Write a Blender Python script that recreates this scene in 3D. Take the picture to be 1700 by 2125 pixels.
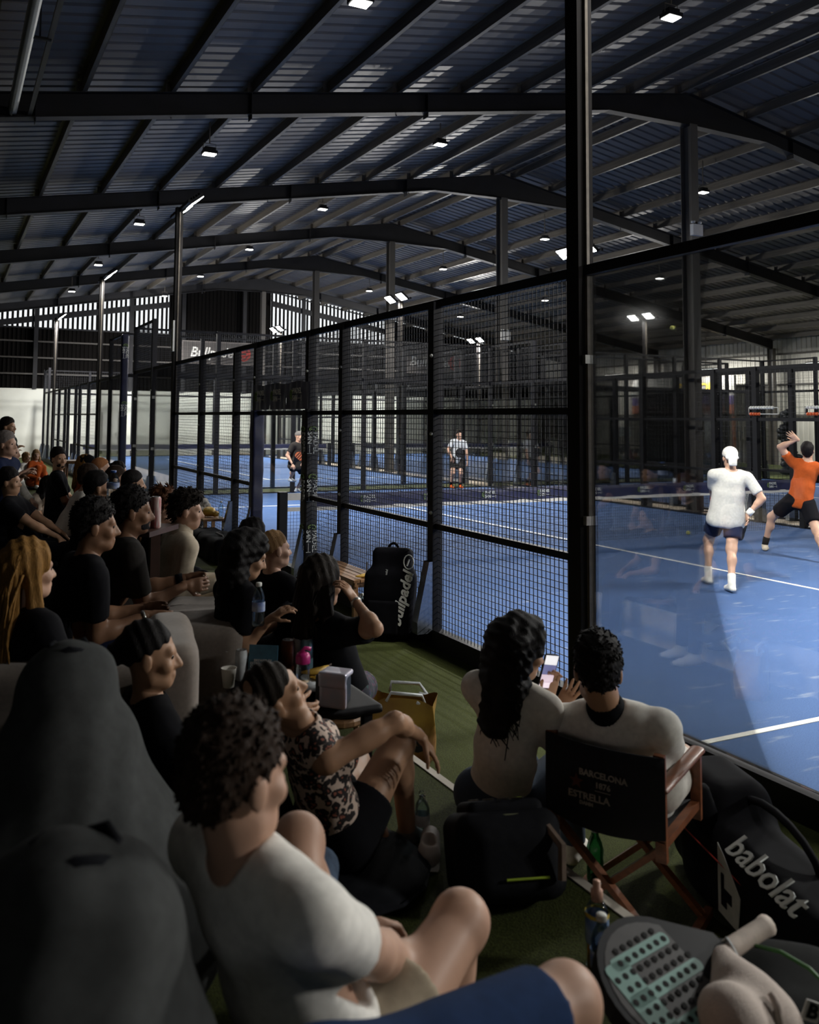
import bpy, math, random
import numpy as np
from math import sin, cos, pi, radians, sqrt, atan2
from mathutils import Vector, Matrix, Euler
for _o in list(bpy.data.objects):
    bpy.data.objects.remove(_o)
random.seed(7); np.random.seed(7)
SC = bpy.context.scene
COL = SC.collection
# ------------------------------------------------------------------ camera
F_PX, CX, CY = 1802.9, 745.4, 748.0
YAW, PITCH, ROLL = 0.4408, -0.0675, 0.0097
CAM = np.array([-3.9783, -10.8109, 1.874])
_fw = np.array([sin(YAW)*cos(PITCH), cos(YAW)*cos(PITCH), -sin(PITCH)])
_r0 = np.array([cos(YAW), -sin(YAW), 0.0]); _u0 = np.cross(_r0, _fw)
_rt = cos(ROLL)*_r0 + sin(ROLL)*_u0; _up = -sin(ROLL)*_r0 + cos(ROLL)*_u0
CM = np.array([_rt, _up, _fw])
cd = bpy.data.cameras.new('camera'); cam = bpy.data.objects.new('camera', cd); COL.objects.link(cam)
cd.sensor_fit = 'VERTICAL'; cd.sensor_height = 36.0; cd.lens = F_PX/2125*36.0
cd.shift_x = (850-CX)/2125; cd.shift_y = (CY-1062.5)/2125
cd.clip_start = 0.05; cd.clip_end = 300
cam.matrix_world = Matrix(((_rt[0], _up[0], -_fw[0], CAM[0]), (_rt[1], _up[1], -_fw[1], CAM[1]), (_rt[2], _up[2], -_fw[2], CAM[2]), (0, 0, 0, 1)))
cd.dof.use_dof = True; cd.dof.focus_distance = 8.0; cd.dof.aperture_fstop = 3.2
SC.camera = cam
def at(x, y, d):
    return CAM + CM.T @ np.array([(x-CX)/F_PX, -(y-CY)/F_PX, 1.0])*d
def pz(x, y, z):
    r = CM.T @ np.array([(x-CX)/F_PX, -(y-CY)/F_PX, 1.0])
    return CAM + r*(z-CAM[2])/r[2]
# ------------------------------------------------------------------ daylight outside, exposure
W = bpy.data.worlds.new('daylight'); SC.world = W; W.use_nodes = True
W.node_tree.nodes['Background'].inputs[0].default_value = (0.93, 0.97, 1.0, 1)
W.node_tree.nodes['Background'].inputs[1].default_value = 1.1
SC.view_settings.view_transform = 'Standard'; SC.view_settings.look = 'None'
SC.view_settings.gamma = 1.0; SC.view_settings.use_curve_mapping = False
SC.view_settings.exposure = 0.0
SC.cycles.transparent_max_bounces = 20; SC.cycles.max_bounces = 4; SC.cycles.diffuse_bounces = 2
SC.cycles.glossy_bounces = 2; SC.cycles.transmission_bounces = 4
SC.cycles.sample_clamp_indirect = 3.0; SC.cycles.caustics_reflective = False; SC.cycles.caustics_refractive = False
FLOOD_W, LED_W = 265.0, 15.0
# ------------------------------------------------------------------ materials
MATS = {}
def mat(name, col, rough=0.6, metal=0.0, var=0.0, scale=20.0, bump=0.0, emit=0.0, spec=0.5, stretch=None, col2=None, trans=0.0, sheen=0.0, bscale=None, alpha=1.0):
    if name in MATS: return MATS[name]
    m = bpy.data.materials.new(name); m.use_nodes = True
    nt = m.node_tree; b = nt.nodes['Principled BSDF']
    b.inputs['Base Color'].default_value = (*col, 1); b.inputs['Roughness'].default_value = rough
    b.inputs['Metallic'].default_value = metal; b.inputs['Specular IOR Level'].default_value = spec
    if trans: b.inputs['Transmission Weight'].default_value = trans
    if sheen: b.inputs['Sheen Weight'].default_value = sheen
    if alpha < 1: b.inputs['Alpha'].default_value = alpha
    if emit:
        b.inputs['Emission Color'].default_value = (*col, 1); b.inputs['Emission Strength'].default_value = emit
    if var or bump or col2:
        tc = nt.nodes.new('ShaderNodeTexCoord'); mp = nt.nodes.new('ShaderNodeMapping')
        nt.links.new(tc.outputs['Object'], mp.inputs[0])
        if stretch: mp.inputs['Scale'].default_value = stretch
        no = nt.nodes.new('ShaderNodeTexNoise'); no.inputs['Scale'].default_value = scale
        no.inputs['Detail'].default_value = 4; nt.links.new(mp.outputs[0], no.inputs[0])
        if var or col2:
            rp = nt.nodes.new('ShaderNodeValToRGB')
            c2 = col2 or tuple(min(1, c*(1+var)) for c in col); c1 = col if col2 else tuple(c*(1-var) for c in col)
            rp.color_ramp.elements[0].color = (*c1, 1); rp.color_ramp.elements[1].color = (*c2, 1)
            rp.color_ramp.elements[0].position = 0.3; rp.color_ramp.elements[1].position = 0.7
            nt.links.new(no.outputs[0], rp.inputs[0]); nt.links.new(rp.outputs[0], b.inputs['Base Color'])
        if bump:
            n2 = no
            if bscale:
                n2 = nt.nodes.new('ShaderNodeTexNoise'); n2.inputs['Scale'].default_value = bscale
                n2.inputs['Detail'].default_value = 3; nt.links.new(mp.outputs[0], n2.inputs[0])
            bp = nt.nodes.new('ShaderNodeBump'); bp.inputs['Strength'].default_value = bump
            bp.inputs['Distance'].default_value = 0.02
            nt.links.new(n2.outputs[0], bp.inputs['Height']); nt.links.new(bp.outputs[0], b.inputs['Normal'])
    MATS[name] = m
    return m
def glassmat(name, tint=(0.982, 0.99, 0.987), refl=0.12, rough=0.02):
    m = bpy.data.materials.new(name); m.use_nodes = True; nt = m.node_tree
    nt.nodes.remove(nt.nodes['Principled BSDF']); out = nt.nodes['Material Output']
    tr = nt.nodes.new('ShaderNodeBsdfTransparent'); tr.inputs[0].default_value = (*tint, 1)
    gl = nt.nodes.new('ShaderNodeBsdfGlossy'); gl.inputs['Roughness'].default_value = rough
    gl.inputs[0].default_value = (1, 1, 1, 1)
    fr = nt.nodes.new('ShaderNodeFresnel'); fr.inputs[0].default_value = 1.45
    mu = nt.nodes.new('ShaderNodeMath'); mu.operation = 'MULTIPLY'; mu.inputs[1].default_value = refl/0.12*0.8
    mu.use_clamp = True
    mx = nt.nodes.new('ShaderNodeMixShader')
    nt.links.new(fr.outputs[0], mu.inputs[0]); nt.links.new(mu.outputs[0], mx.inputs[0])
    nt.links.new(tr.outputs[0], mx.inputs[1]); nt.links.new(gl.outputs[0], mx.inputs[2])
    nt.links.new(mx.outputs[0], out.inputs[0]); MATS[name] = m
    return m
# ------------------------------------------------------------------ mesh helpers
def mesh_from(name, V, Fq, mats, midx=None, smooth=False):
    """V (n,3) array; Fq list of index tuples, or an (m,4) array"""
    me = bpy.data.meshes.new(name)
    V = np.asarray(V, np.float32)
    me.vertices.add(len(V)); me.vertices.foreach_set('co', V.ravel())
    if isinstance(Fq, np.ndarray):
        k = Fq.shape[1]; n = len(Fq); flat = Fq.astype(np.int32).ravel(); tot = np.full(n, k, np.int32)
    else:
        n = len(Fq); tot = np.array([len(f) for f in Fq], np.int32); flat = np.array([i for f in Fq for i in f], np.int32)
    st = np.zeros(n, np.int32); st[1:] = np.cumsum(tot)[:-1]
    me.loops.add(len(flat)); me.loops.foreach_set('vertex_index', flat)
    me.polygons.add(n); me.polygons.foreach_set('loop_start', st); me.polygons.foreach_set('loop_total', tot)
    for m in (mats if isinstance(mats, (list, tuple)) else [mats]): me.materials.append(m)
    if midx is not None: me.polygons.foreach_set('material_index', np.asarray(midx, np.int32))
    me.polygons.foreach_set('use_smooth', np.full(n, bool(smooth)))
    me.update(calc_edges=True); me.validate()
    return me
def link(name, me, parent=None, loc=None, rot=None):
    o = bpy.data.objects.new(name, me); COL.objects.link(o)
    if parent is not None: o.parent = parent
    if loc is not None: o.location = loc
    if rot is not None: o.rotation_euler = rot
    return o
def worldloc(o):
    v = Vector((0, 0, 0))
    while o is not None: v = v + o.location; o = o.parent
    return v
def tag(o, label=None, cat=None, group=None, kind=None):
    if label: o['label'] = label
    if cat: o['category'] = cat
    if group: o['group'] = group
    if kind: o['kind'] = kind
    return o
def thing(name, label, cat, loc=(0, 0, 0), rz=0.0, group=None, kind=None):
    o = bpy.data.objects.new(name, None); COL.objects.link(o); o.empty_display_size = 0.1
    o.location = loc; o.rotation_euler = (0, 0, rz)
    return tag(o, label, cat, group, kind)
def copy_tree(o, parent=None, loc=None, rz=None, label=None, group=None):
    c = o.copy(); COL.objects.link(c); c.parent = parent
    if loc is not None: c.location = loc
    if rz is not None: c.rotation_euler = (0, 0, rz)
    if label: c['label'] = label
    if group: c['group'] = group
    for ch in o.children: copy_tree(ch, c)
    return c
BOXF = [(0, 3, 2, 1), (4, 5, 6, 7), (0, 1, 5, 4), (1, 2, 6, 5), (2, 3, 7, 6), (3, 0, 4, 7)]
class MB:
    def __init__(s): s.v = []; s.f = []; s.m = []; s.cur = 0
    def add(s, V, Fs):
        n = len(s.v); s.v.extend([tuple(p) for p in V]); s.f.extend([tuple(i+n for i in f) for f in Fs]); s.m.extend([s.cur]*len(Fs)); return s
    def mm(s, a, b):
        (x0, y0, z0), (x1, y1, z1) = a, b
        return s.add([(x0, y0, z0), (x1, y0, z0), (x1, y1, z0), (x0, y1, z0), (x0, y0, z1), (x1, y0, z1), (x1, y1, z1), (x0, y1, z1)], BOXF)
    def box(s, c, d, R=None):
        P = [Vector(((i & 1)*2-1, ((i >> 1) & 1)*2-1, ((i >> 2) & 1)*2-1)) for i in (0, 1, 3, 2, 4, 5, 7, 6)]
        P = [Vector((p.x*d[0]/2, p.y*d[1]/2, p.z*d[2]/2)) for p in P]
        if R is not None: P = [R @ p for p in P]
        return s.add([p+Vector(c) for p in P], BOXF)
    def bar(s, a, b, w, h=None, up=(0, 0, 1)):
        a, b = Vector(a), Vector(b); d = (b-a); L = d.length; d.normalize()
        x = d.cross(Vector(up)); 
        if x.length < 1e-4: x = d.cross(Vector((0, 1, 0)))
        x.normalize(); y = x.cross(d); h = h or w
        R = Matrix((x, d, y)).transposed()
        return s.box((a+b)/2, (w, L, h), R)
    def tube(s, pts, r, n=8, cap=True, closed=False):
        pts = [Vector(p) for p in pts]; N = len(pts); rs = r if isinstance(r, (list, tuple, np.ndarray)) else [r]*N
        V = []; Fs = []; prev = None
        for i, p in enumerate(pts):
            t = (pts[(i+1) % N]-pts[i-1]) if closed else (pts[min(i+1, N-1)]-pts[max(i-1, 0)])
            if t.length < 1e-9: t = Vector((0, 0, 1))
            t.normalize()
            if prev is None:
                prev = t.cross(Vector((0, 0, 1)))
                if prev.length < 1e-3: prev = t.cross(Vector((1, 0, 0)))
            u = prev - t*prev.dot(t)
            if u.length < 1e-6: u = t.orthogonal()
            u.normalize(); prev = u; w = t.cross(u)
            for k in range(n):
                a = 2*pi*k/n; V.append(p + (u*cos(a)+w*sin(a))*rs[i])
        for i in range(N if closed else N-1):
            for k in range(n):
                j = (i+1) % N
                Fs.append((i*n+k, i*n+(k+1) % n, j*n+(k+1) % n, j*n+k))
        if cap and not closed:
            Fs.append(tuple(range(n-1, -1, -1))); Fs.append(tuple((N-1)*n+k for k in range(n)))
        return s.add(V, Fs)
    def lathe(s, prof, c=(0, 0, 0), n=20, axis=None, caps=True):
        """prof: list of (r, z)"""
        c = Vector(c); R = Matrix.Identity(3)
        if axis is not None: R = Vector((0, 0, 1)).rotation_difference(Vector(axis).normalized()).to_matrix()
        V = []; Fs = []
        for r, z in prof:
            for k in range(n):
                a = 2*pi*k/n; V.append(c + R @ Vector((r*cos(a), r*sin(a), z)))
        for i in range(len(prof)-1):
            for k in range(n): Fs.append((i*n+k, i*n+(k+1) % n, (i+1)*n+(k+1) % n, (i+1)*n+k))
        if caps:
            if prof[0][0] > 1e-5: Fs.append(tuple(range(n-1, -1, -1)))
            if prof[-1][0] > 1e-5: Fs.append(tuple((len(prof)-1)*n+k for k in range(n)))
        return s.add(V, Fs)
    def prism(s, poly, M4, th):
        """2D polygon (ccw) in the XY plane of M4, extruded th along +Z of M4"""
        n = len(poly); V = [M4 @ Vector((x, y, 0)) for x, y in poly]+[M4 @ Vector((x, y, th)) for x, y in poly]
        Fs = [tuple(range(n-1, -1, -1)), tuple(range(n, 2*n))]+[(i, (i+1) % n, n+(i+1) % n, n+i) for i in range(n)]
        return s.add(V, Fs)
    def mesh(s, name, m, smooth=False, off=None):
        V = np.array(s.v, float).reshape(-1, 3)
        if off is not None: V = V-np.array(off)
        return mesh_from(name, V, s.f, m, s.m, smooth)
    def build(s, name, m, parent=None, smooth=False, local=False):
        off = None if (parent is None or local) else worldloc(parent)
        return link(name, s.mesh(name, m, smooth, off), parent)
def frame(o, x, y, z):
    x, y, z = Vector(x), Vector(y), Vector(z)
    return Matrix(((x[0], y[0], z[0], o[0]), (x[1], y[1], z[1], o[1]), (x[2], y[2], z[2], o[2]), (0, 0, 0, 1)))
def rrect(w, h, r, k=4):
    P = []
    for cx, cy, a0 in ((w/2-r, h/2-r, 0), (-w/2+r, h/2-r, 90), (-w/2+r, -h/2+r, 180), (w/2-r, -h/2+r, 270)):
        for i in range(k+1):
            a = radians(a0+90*i/k); P.append((cx+r*cos(a), cy+r*sin(a)))
    return P
_txt = {}
def text_mesh(name, body, size, m, M4, shear=0.0, ext=0.0015, align='CENTER', bold=0.0, sx=1.0):
    """flat lettering as mesh: text lies in the XY plane of M4 facing +Z"""
    c = bpy.data.curves.new('t', 'FONT'); c.body = body; c.size = size; c.extrude = ext; c.shear = shear
    c.align_x = align; c.align_y = 'CENTER'; c.offset = bold; c.resolution_u = 2; c.space_line = 0.85
    o = bpy.data.objects.new('t', c); COL.objects.link(o)
    me = bpy.data.meshes.new_from_object(o.evaluated_get(bpy.context.evaluated_depsgraph_get()))
    bpy.data.objects.remove(o); bpy.data.curves.remove(c)
    me.materials.clear(); me.materials.append(m); me.name = name
    me.transform(M4 @ Matrix.Diagonal((sx, 1, 1, 1)))
    return me
def lettering(body, size, m, M4, parent, shear=0.0, bold=0.0, sx=1.0, ext=0.0015, name='lettering', align='CENTER'):
    off = worldloc(parent)
    me = text_mesh(name, body, size, m, Matrix.Translation(-off) @ M4, shear, ext, align, bold, sx)
    return link(name, me, parent)
# shared materials
BLACKM = mat('black_powder_coat', (0.005, 0.005, 0.007), 0.55, 0.0, var=0.3, scale=6, spec=0.22)
STEEL = mat('dark_structural_steel', (0.009, 0.009, 0.011), 0.6, var=0.3, scale=2.0, spec=0.3)
GALV = mat('galvanised_purlin', (0.12, 0.105, 0.085), 0.5, 0.2, var=0.25, scale=3, stretch=(4, 0.3, 4))
ZINC = mat('zinc_bolt', (0.6, 0.6, 0.58), 0.3, 0.9, var=0.1)
WHITEP = mat('white_line_paint', (0.75, 0.74, 0.68), 0.8, var=0.08, scale=30)
CHROME = mat('polished_gusset', (0.32, 0.36, 0.42), 0.22, 0.8, var=0.1, scale=4)
GLASS = glassmat('court_glass')
# ================================================================== STRUCTURE
ZT, ZD = -0.12, 0.20            # turf level and spectator deck level
RIDGE = 10.45
FRAMES = [-18.4, -11.25, -4.13, 2.98, 10.08, 17.15, 24.3, 31.4]
X0, X1, Y0, Y1 = -9.6, 30.6, -18.6, 34.5
def ztop(x): return 9.05-0.17*abs(x-RIDGE)
CONC = mat('beige_concrete', (0.50, 0.41, 0.31), 0.85, var=0.18, scale=3.0, bump=0.05)
fl = MB().mm((X0, Y0, -0.5), (X1, Y1, -0.13)).build('floor', CONC); tag(fl, kind='structure')
apron = MB().mm((10.0, Y0+.1, -0.13), (11.0, Y1-.1, -0.01)).build('floor_apron', CONC); tag(apron, kind='structure')
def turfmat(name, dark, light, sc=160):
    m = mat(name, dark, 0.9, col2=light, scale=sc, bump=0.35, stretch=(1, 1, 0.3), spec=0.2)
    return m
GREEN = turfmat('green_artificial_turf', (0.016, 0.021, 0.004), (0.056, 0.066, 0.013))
BLUE = mat('blue_court_turf', (0.035, 0.075, 0.19), 0.85, spec=0.25)
def bluecourt():
    nt = BLUE.node_tree; b = nt.nodes['Principled BSDF']; tc = nt.nodes.new('ShaderNodeTexCoord')
    def noise(sc, det, stretch):
        mp = nt.nodes.new('ShaderNodeMapping'); mp.inputs['Scale'].default_value = stretch
        nt.links.new(tc.outputs['Object'], mp.inputs[0]); n = nt.nodes.new('ShaderNodeTexNoise')
        n.inputs['Scale'].default_value = sc; n.inputs['Detail'].default_value = det; nt.links.new(mp.outputs[0], n.inputs[0]); return n
    def ramp(n, p0, p1, c0, c1):
        r = nt.nodes.new('ShaderNodeValToRGB'); e = r.color_ramp.elements
        e[0].position, e[1].position = p0, p1; e[0].color, e[1].color = (*c0, 1), (*c1, 1); nt.links.new(n.outputs[0], r.inputs[0]); return r
    def mixc(fac, a, bb):
        mx = nt.nodes.new('ShaderNodeMix'); mx.data_type = 'RGBA'
        if fac is not None: nt.links.new(fac, mx.inputs[0])
        nt.links.new(a, mx.inputs[6]); nt.links.new(bb, mx.inputs[7]); return mx.outputs[2]
    base = ramp(noise(1.1, 5, (1, 1, 1)), 0.3, 0.75, (0.030, 0.068, 0.175), (0.052, 0.105, 0.25))
    fine = ramp(noise(140, 2, (1, 1, 1)), 0.35, 0.7, (0.022, 0.055, 0.15), (0.066, 0.13, 0.29))
    sand = ramp(noise(5.5, 8, (0.55, 2.2, 1)), 0.60, 0.76, (0, 0, 0), (0.42, 0.42, 0.42))
    sc = nt.nodes.new('ShaderNodeRGB'); sc.outputs[0].default_value = (0.30, 0.33, 0.36, 1)
    mx0 = nt.nodes.new('ShaderNodeMix'); mx0.data_type = 'RGBA'; mx0.inputs[0].default_value = 0.55
    nt.links.new(base.outputs[0], mx0.inputs[6]); nt.links.new(fine.outputs[0], mx0.inputs[7])
    o = mixc(sand.outputs[0], mx0.outputs[2], sc.outputs[0])
    nt.links.new(o, b.inputs['Base Color'])
    bp = nt.nodes.new('ShaderNodeBump'); bp.inputs['Strength'].default_value = 0.25; bp.inputs['Distance'].default_value = 0.01
    n3 = noise(220, 2, (1, 1, 1)); nt.links.new(n3.outputs[0], bp.inputs['Height']); nt.links.new(bp.outputs[0], b.inputs['Normal'])
bluecourt()
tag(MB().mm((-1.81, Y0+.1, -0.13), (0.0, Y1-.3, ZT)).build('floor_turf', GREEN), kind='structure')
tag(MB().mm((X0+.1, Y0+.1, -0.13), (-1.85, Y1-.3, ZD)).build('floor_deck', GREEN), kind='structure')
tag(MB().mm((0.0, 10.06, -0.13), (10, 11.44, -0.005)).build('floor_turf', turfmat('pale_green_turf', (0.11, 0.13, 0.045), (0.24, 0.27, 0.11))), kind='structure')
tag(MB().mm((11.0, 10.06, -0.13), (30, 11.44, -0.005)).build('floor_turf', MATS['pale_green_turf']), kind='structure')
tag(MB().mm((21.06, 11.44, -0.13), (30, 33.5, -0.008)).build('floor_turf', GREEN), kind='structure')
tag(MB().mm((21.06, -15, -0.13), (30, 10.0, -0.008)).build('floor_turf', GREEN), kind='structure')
TRIMW = mat('pale_edge_trim', (0.52, 0.47, 0.40), 0.7, var=0.15, scale=8)
tag(MB().mm((-1.85, Y0+.1, -0.12), (-1.81, Y1-.3, ZD+.004)).build('trim_1', TRIMW), kind='structure')
# ---- roof: ceiling > sheets, rafters, purlins
SHEET = mat('blue_grey_roof_sheet', (0.100, 0.093, 0.090), 0.5, 0.1, var=0.12, scale=1.2, stretch=(0.3, 2, 1))
ceil = thing('ceiling', None, None, (RIDGE, 8, 9.0), kind='structure')
ys = []; y = Y0
while y < Y1: ys += [(y, 0.0), (y+0.20, 0.0), (y+0.225, 0.035), (y+0.275, 0.035), (y+0.30, 0.0)]; y += 0.30
for sgn, xe in ((-1, X0), (1, X1)):
    b = MB(); V = []; n = len(ys)
    for x in (RIDGE, xe):
        for yy, h in ys: V.append((x, yy, ztop(x)+0.205+h))
    Fs = [(i, i+1, n+i+1, n+i) if sgn < 0 else (i, n+i, n+i+1, i+1) for i in range(n-1)]
    b.add(V, Fs); b.build('roof_sheet', SHEET, ceil)
px_l = [RIDGE-0.35-1.376*i for i in range(15)]; px_r = [RIDGE+0.35+1.376*i for i in range(15)]
def purlin_mesh():
    b = MB(); L = Y1-Y0; h, w, t = 0.20, 0.065, 0.006
    b.mm((-t/2, 0, 0), (t/2, L, h)); b.mm((0, 0, 0), (w, L, t)); b.mm((-w, 0, h-t), (0, L, h)); b.mm((w-t, 0, 0), (w, L, 0.02)); return b.mesh('purlin', GALV)
pm = purlin_mesh()
for x in px_l+px_r:
    o = link('purlin', pm, ceil); o.location = Vector((x, Y0, ztop(x)+0.0))-ceil.location
def rafter(yf):
    b = MB(); hw = 0.10; tf = 0.014
    for sgn, xe in ((-1, X0+.3), (1, X1-.3)):
        xs = [RIDGE, RIDGE+sgn*2.3, xe]; tops = [ztop(x) for x in xs]; bots = [8.34, 8.30, ztop(xe)-0.42]
        for (xa, xb, ta, tb, ba, bb) in ((xs[0], xs[1], tops[0], tops[1], bots[0], bots[1]), (xs[1], xs[2], tops[1], tops[2], bots[1], bots[2])):
            def slab(y0, y1, a0, a1, b0, b1):
                V = [(xa, y0, a0), (xb, y0, b0), (xb, y1, b0), (xa, y1, a0), (xa, y0, a1), (xb, y0, b1), (xb, y1, b1), (xa, y1, a1)]
                b.add(V, BOXF if xb > xa else [tuple(reversed(f)) for f in BOXF])
            slab(-0.006, 0.006, ba+tf, ta-tf, bb+tf, tb-tf); slab(-hw, hw, ta-tf, ta, tb-tf, tb); slab(-hw, hw, ba, ba+tf, bb, bb+tf)
        for x in np.arange(3.2, 18, 3.4):
            xx = RIDGE+sgn*x
            b.mm((xx-.006, -hw+.01, ztop(xx)-0.46), (xx+.006, hw-.01, ztop(xx)-0.01))
    return b.mesh('rafter', STEEL)
rm = rafter(0)
for yf in FRAMES:
    o = link('rafter', rm, ceil); o.location = Vector((0, yf, 0))-ceil.location
# purlin cleats standing on each rafter
cleat = MB().mm((-.09, -.004, 0), (-.005, .004, .17)).mesh('purlin_cleat', GALV)
for yf in FRAMES[2:]:
    for x in px_l+px_r[:11]:
        o = link('purlin_cleat', cleat, ceil); o.location = Vector((x, yf-.05, ztop(x)))-ceil.location
# stay rods from purlin to rafter
stay = MB().tube([(0, 0, 0), (0, 0.42, 0.42)], 0.012, 5).mesh('stay_rod', GALV)
for yf in FRAMES[3:]:
    for x in (px_l[2], px_l[5], px_l[8], px_r[3], px_r[6], px_r[9]):
        o = link('stay_rod', stay, ceil); o.location = Vector((x+.03, yf+.02, ztop(x)-.40))-ceil.location
# ---- columns
COLM = mat('column_steel', (0.075, 0.068, 0.06), 0.5, var=0.2, scale=2, stretch=(1, 1, 0.2))
def column(h):
    b = MB(); w, d, t = 0.21, 0.30, 0.014
    b.mm((-w/2, -d/2, 0), (w/2, -d/2+t, h)); b.mm((-w/2, d/2-t, 0), (w/2, d/2, h)); b.mm((-.005, -d/2+t, 0), (.005, d/2-t, h)); b.mm((-.2, -.22, 0), (.2, .22, .025)); return b
cm1 = column(8.36).mesh('column', COLM); cm2 = column(ztop(30)-.42+.1).mesh('column', COLM)
for i, yf in enumerate(FRAMES):
    o = link('column', cm1); o.location = (RIDGE, yf, -0.01); tag(o, kind='structure')
    if yf > 0: o = link('column', cm2); o.location = (30.2, yf, -0.1); tag(o, kind='structure')
# ---- walls
RENDER = mat('off_white_render_wall', (0.66, 0.67, 0.61), 0.85, var=0.06, scale=1.5, bump=0.05)
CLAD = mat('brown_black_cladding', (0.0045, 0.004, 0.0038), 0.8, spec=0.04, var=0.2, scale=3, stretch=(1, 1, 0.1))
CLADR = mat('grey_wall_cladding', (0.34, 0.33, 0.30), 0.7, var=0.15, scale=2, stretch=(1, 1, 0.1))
wf = thing('wall_far', None, None, (RIDGE, Y1, 0), kind='structure')
MB().mm((X0, Y1, -0.13), (X1, Y1+.3, 3.22)).build('lower_wall', RENDER, wf)
def clad_strip(b, xa, xb, za0, za1, zb0, zb1, yy, pitch=0.2, dep=0.035):
    """ribbed sheet in the XZ plane; lower edge za0..zb0, upper edge za1..zb1"""
    n = max(1, int(round((xb-xa)/pitch))); P = []
    for i in range(n):
        x = xa+(xb-xa)*i/n; w = (xb-xa)/n
        P += [(x, 0), (x+w*.62, 0), (x+w*.70, dep), (x+w*.92, dep)]
    P.append((xb, 0)); V = []
    for x, d in P: t = (x-xa)/(xb-xa); V.append((x, yy-d, za0+(zb0-za0)*t))
    for x, d in P: t = (x-xa)/(xb-xa); V.append((x, yy-d, za1+(zb1-za1)*t))
    k = len(P); b.add(V, [(i, i+1, k+i+1, k+i) for i in range(k-1)])
def roofz(x): return ztop(x)+0.2
LB = 6.25   # underside of the louvred openings
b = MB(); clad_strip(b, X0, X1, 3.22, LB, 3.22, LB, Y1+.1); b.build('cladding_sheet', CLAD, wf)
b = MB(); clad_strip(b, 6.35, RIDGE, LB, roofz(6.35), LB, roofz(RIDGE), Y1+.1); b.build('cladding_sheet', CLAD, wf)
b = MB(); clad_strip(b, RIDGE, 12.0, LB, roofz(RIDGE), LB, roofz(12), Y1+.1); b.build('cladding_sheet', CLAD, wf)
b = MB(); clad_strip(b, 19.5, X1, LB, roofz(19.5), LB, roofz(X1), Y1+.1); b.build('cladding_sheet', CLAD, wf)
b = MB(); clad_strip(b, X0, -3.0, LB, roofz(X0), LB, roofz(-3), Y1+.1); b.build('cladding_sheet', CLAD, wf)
# vertical slats with daylight between them
slat_n = 0
for xa, xb in ((-3.0, 6.35), (12.0, 19.5)):
    x = xa
    while x < xb:
        zt = roofz(x)
        b = MB().mm((x, Y1+.06, LB-.02), (x+.115, Y1+.09, zt)); b.build('slat', CLAD, wf); x += 0.235
    # girts across the opening
    b = MB()
    for off, h in ((0.62, 0.30), (0.10, 0.06)):
        V = [(xa, Y1-.06, ztop(xa)-off-h+.2), (xb, Y1-.06, ztop(xb)-off-h+.2), (xb, Y1+.05, ztop(xb)-off-h+.2), (xa, Y1+.05, ztop(xa)-off-h+.2)]
        b.add(V+[(p[0], p[1], p[2]+h) for p in V], BOXF)
    b.mm((xa, Y1-.06, LB-.08), (xb, Y1+.05, LB+.0)); b.build('girt', STEEL, wf)
b = MB()
for z in (3.9, 4.7, 5.5): b.mm((X0, Y1-.08, z), (X1, Y1, z+.07))
b.build('girt', mat('girt_steel', (0.05, 0.045, 0.04), .6, var=.2), wf)
for x in (-0.2, 4.4, 7.1, RIDGE, 13.9, 19.3): MB().mm((x-.1, Y1-.12, 3.2), (x+.1, Y1+.02, roofz(x))).build('wall_post', STEEL, wf)
# right wall: ribbed grey cladding on a low block wall
wr = thing('wall_right', None, None, (X1, 10, 0), kind='structure')
def clad_y(b, x, ya, yb, z0, z1, pitch=0.25, dep=0.035):
    n = int((yb-ya)/pitch); P = []
    for i in range(n):
        y = ya+(yb-ya)*i/n; w = (yb-ya)/n; P += [(y, 0), (y+w*.6, 0), (y+w*.7, dep), (y+w*.9, dep)]
    P.append((yb, 0)); V = [(x-d, y, z0) for y, d in P]+[(x-d, y, z1) for y, d in P]; k = len(P)
    b.add(V, [(i, k+i, k+i+1, i+1) for i in range(k-1)])
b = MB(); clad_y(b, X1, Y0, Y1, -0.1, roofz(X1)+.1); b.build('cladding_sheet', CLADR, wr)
MB().mm((X1+.05, Y0, -.13), (X1+.2, Y1, roofz(X1)+.1)).build('backing', CLAD, wr)
b = MB()
for z in (2.2, 3.6, 5.0): b.mm((X1-.1, Y0, z), (X1-.03, Y1, z+.08))
b.build('girt', MATS['girt_steel'], wr)
# left and near walls (out of the picture, they close the hall)
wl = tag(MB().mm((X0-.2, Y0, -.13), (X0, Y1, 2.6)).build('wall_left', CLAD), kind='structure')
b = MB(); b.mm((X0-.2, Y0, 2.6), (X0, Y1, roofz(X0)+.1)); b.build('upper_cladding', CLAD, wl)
wn = tag(MB().mm((X0, Y0-.2, -.13), (-8.2, Y0, 9.4)).build('wall_near', CLAD), kind='structure')
MB().mm((-6.0, Y0-.2, -.13), (X1, Y0, 9.4)).build('wall_section', CLAD, wn); MB().mm((-8.2, Y0-.2, 2.6), (-6.0, Y0, 9.4)).build('wall_section', CLAD, wn)
# pipes running under the eave, upper left
pp = thing('service_pipe', 'grey pipe running along the roof at the upper left edge', 'pipe', (-3.25, 0, 6.4))
MB().tube([(-3.28, -12, 6.42), (-3.28, 3.0, 6.42)], 0.07, 12).build('pipe', mat('grey_pipe', (0.18, 0.19, 0.19), 0.35, 0.3, var=.1), pp, smooth=True)
MB().mm((-3.06, -12, 6.40), (-3.0, 3.0, 6.46)).build('conduit', GALV, pp)
for yy in (-9, -6, -3, 0):
    b = MB(); b.mm((-3.3, yy-.02, 6.38), (-3.02, yy+.02, 6.41)); b.mm((-3.16, yy-.01, 6.41), (-3.14, yy+.01, 6.83)); b.build('hanger', STEEL, pp)
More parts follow.
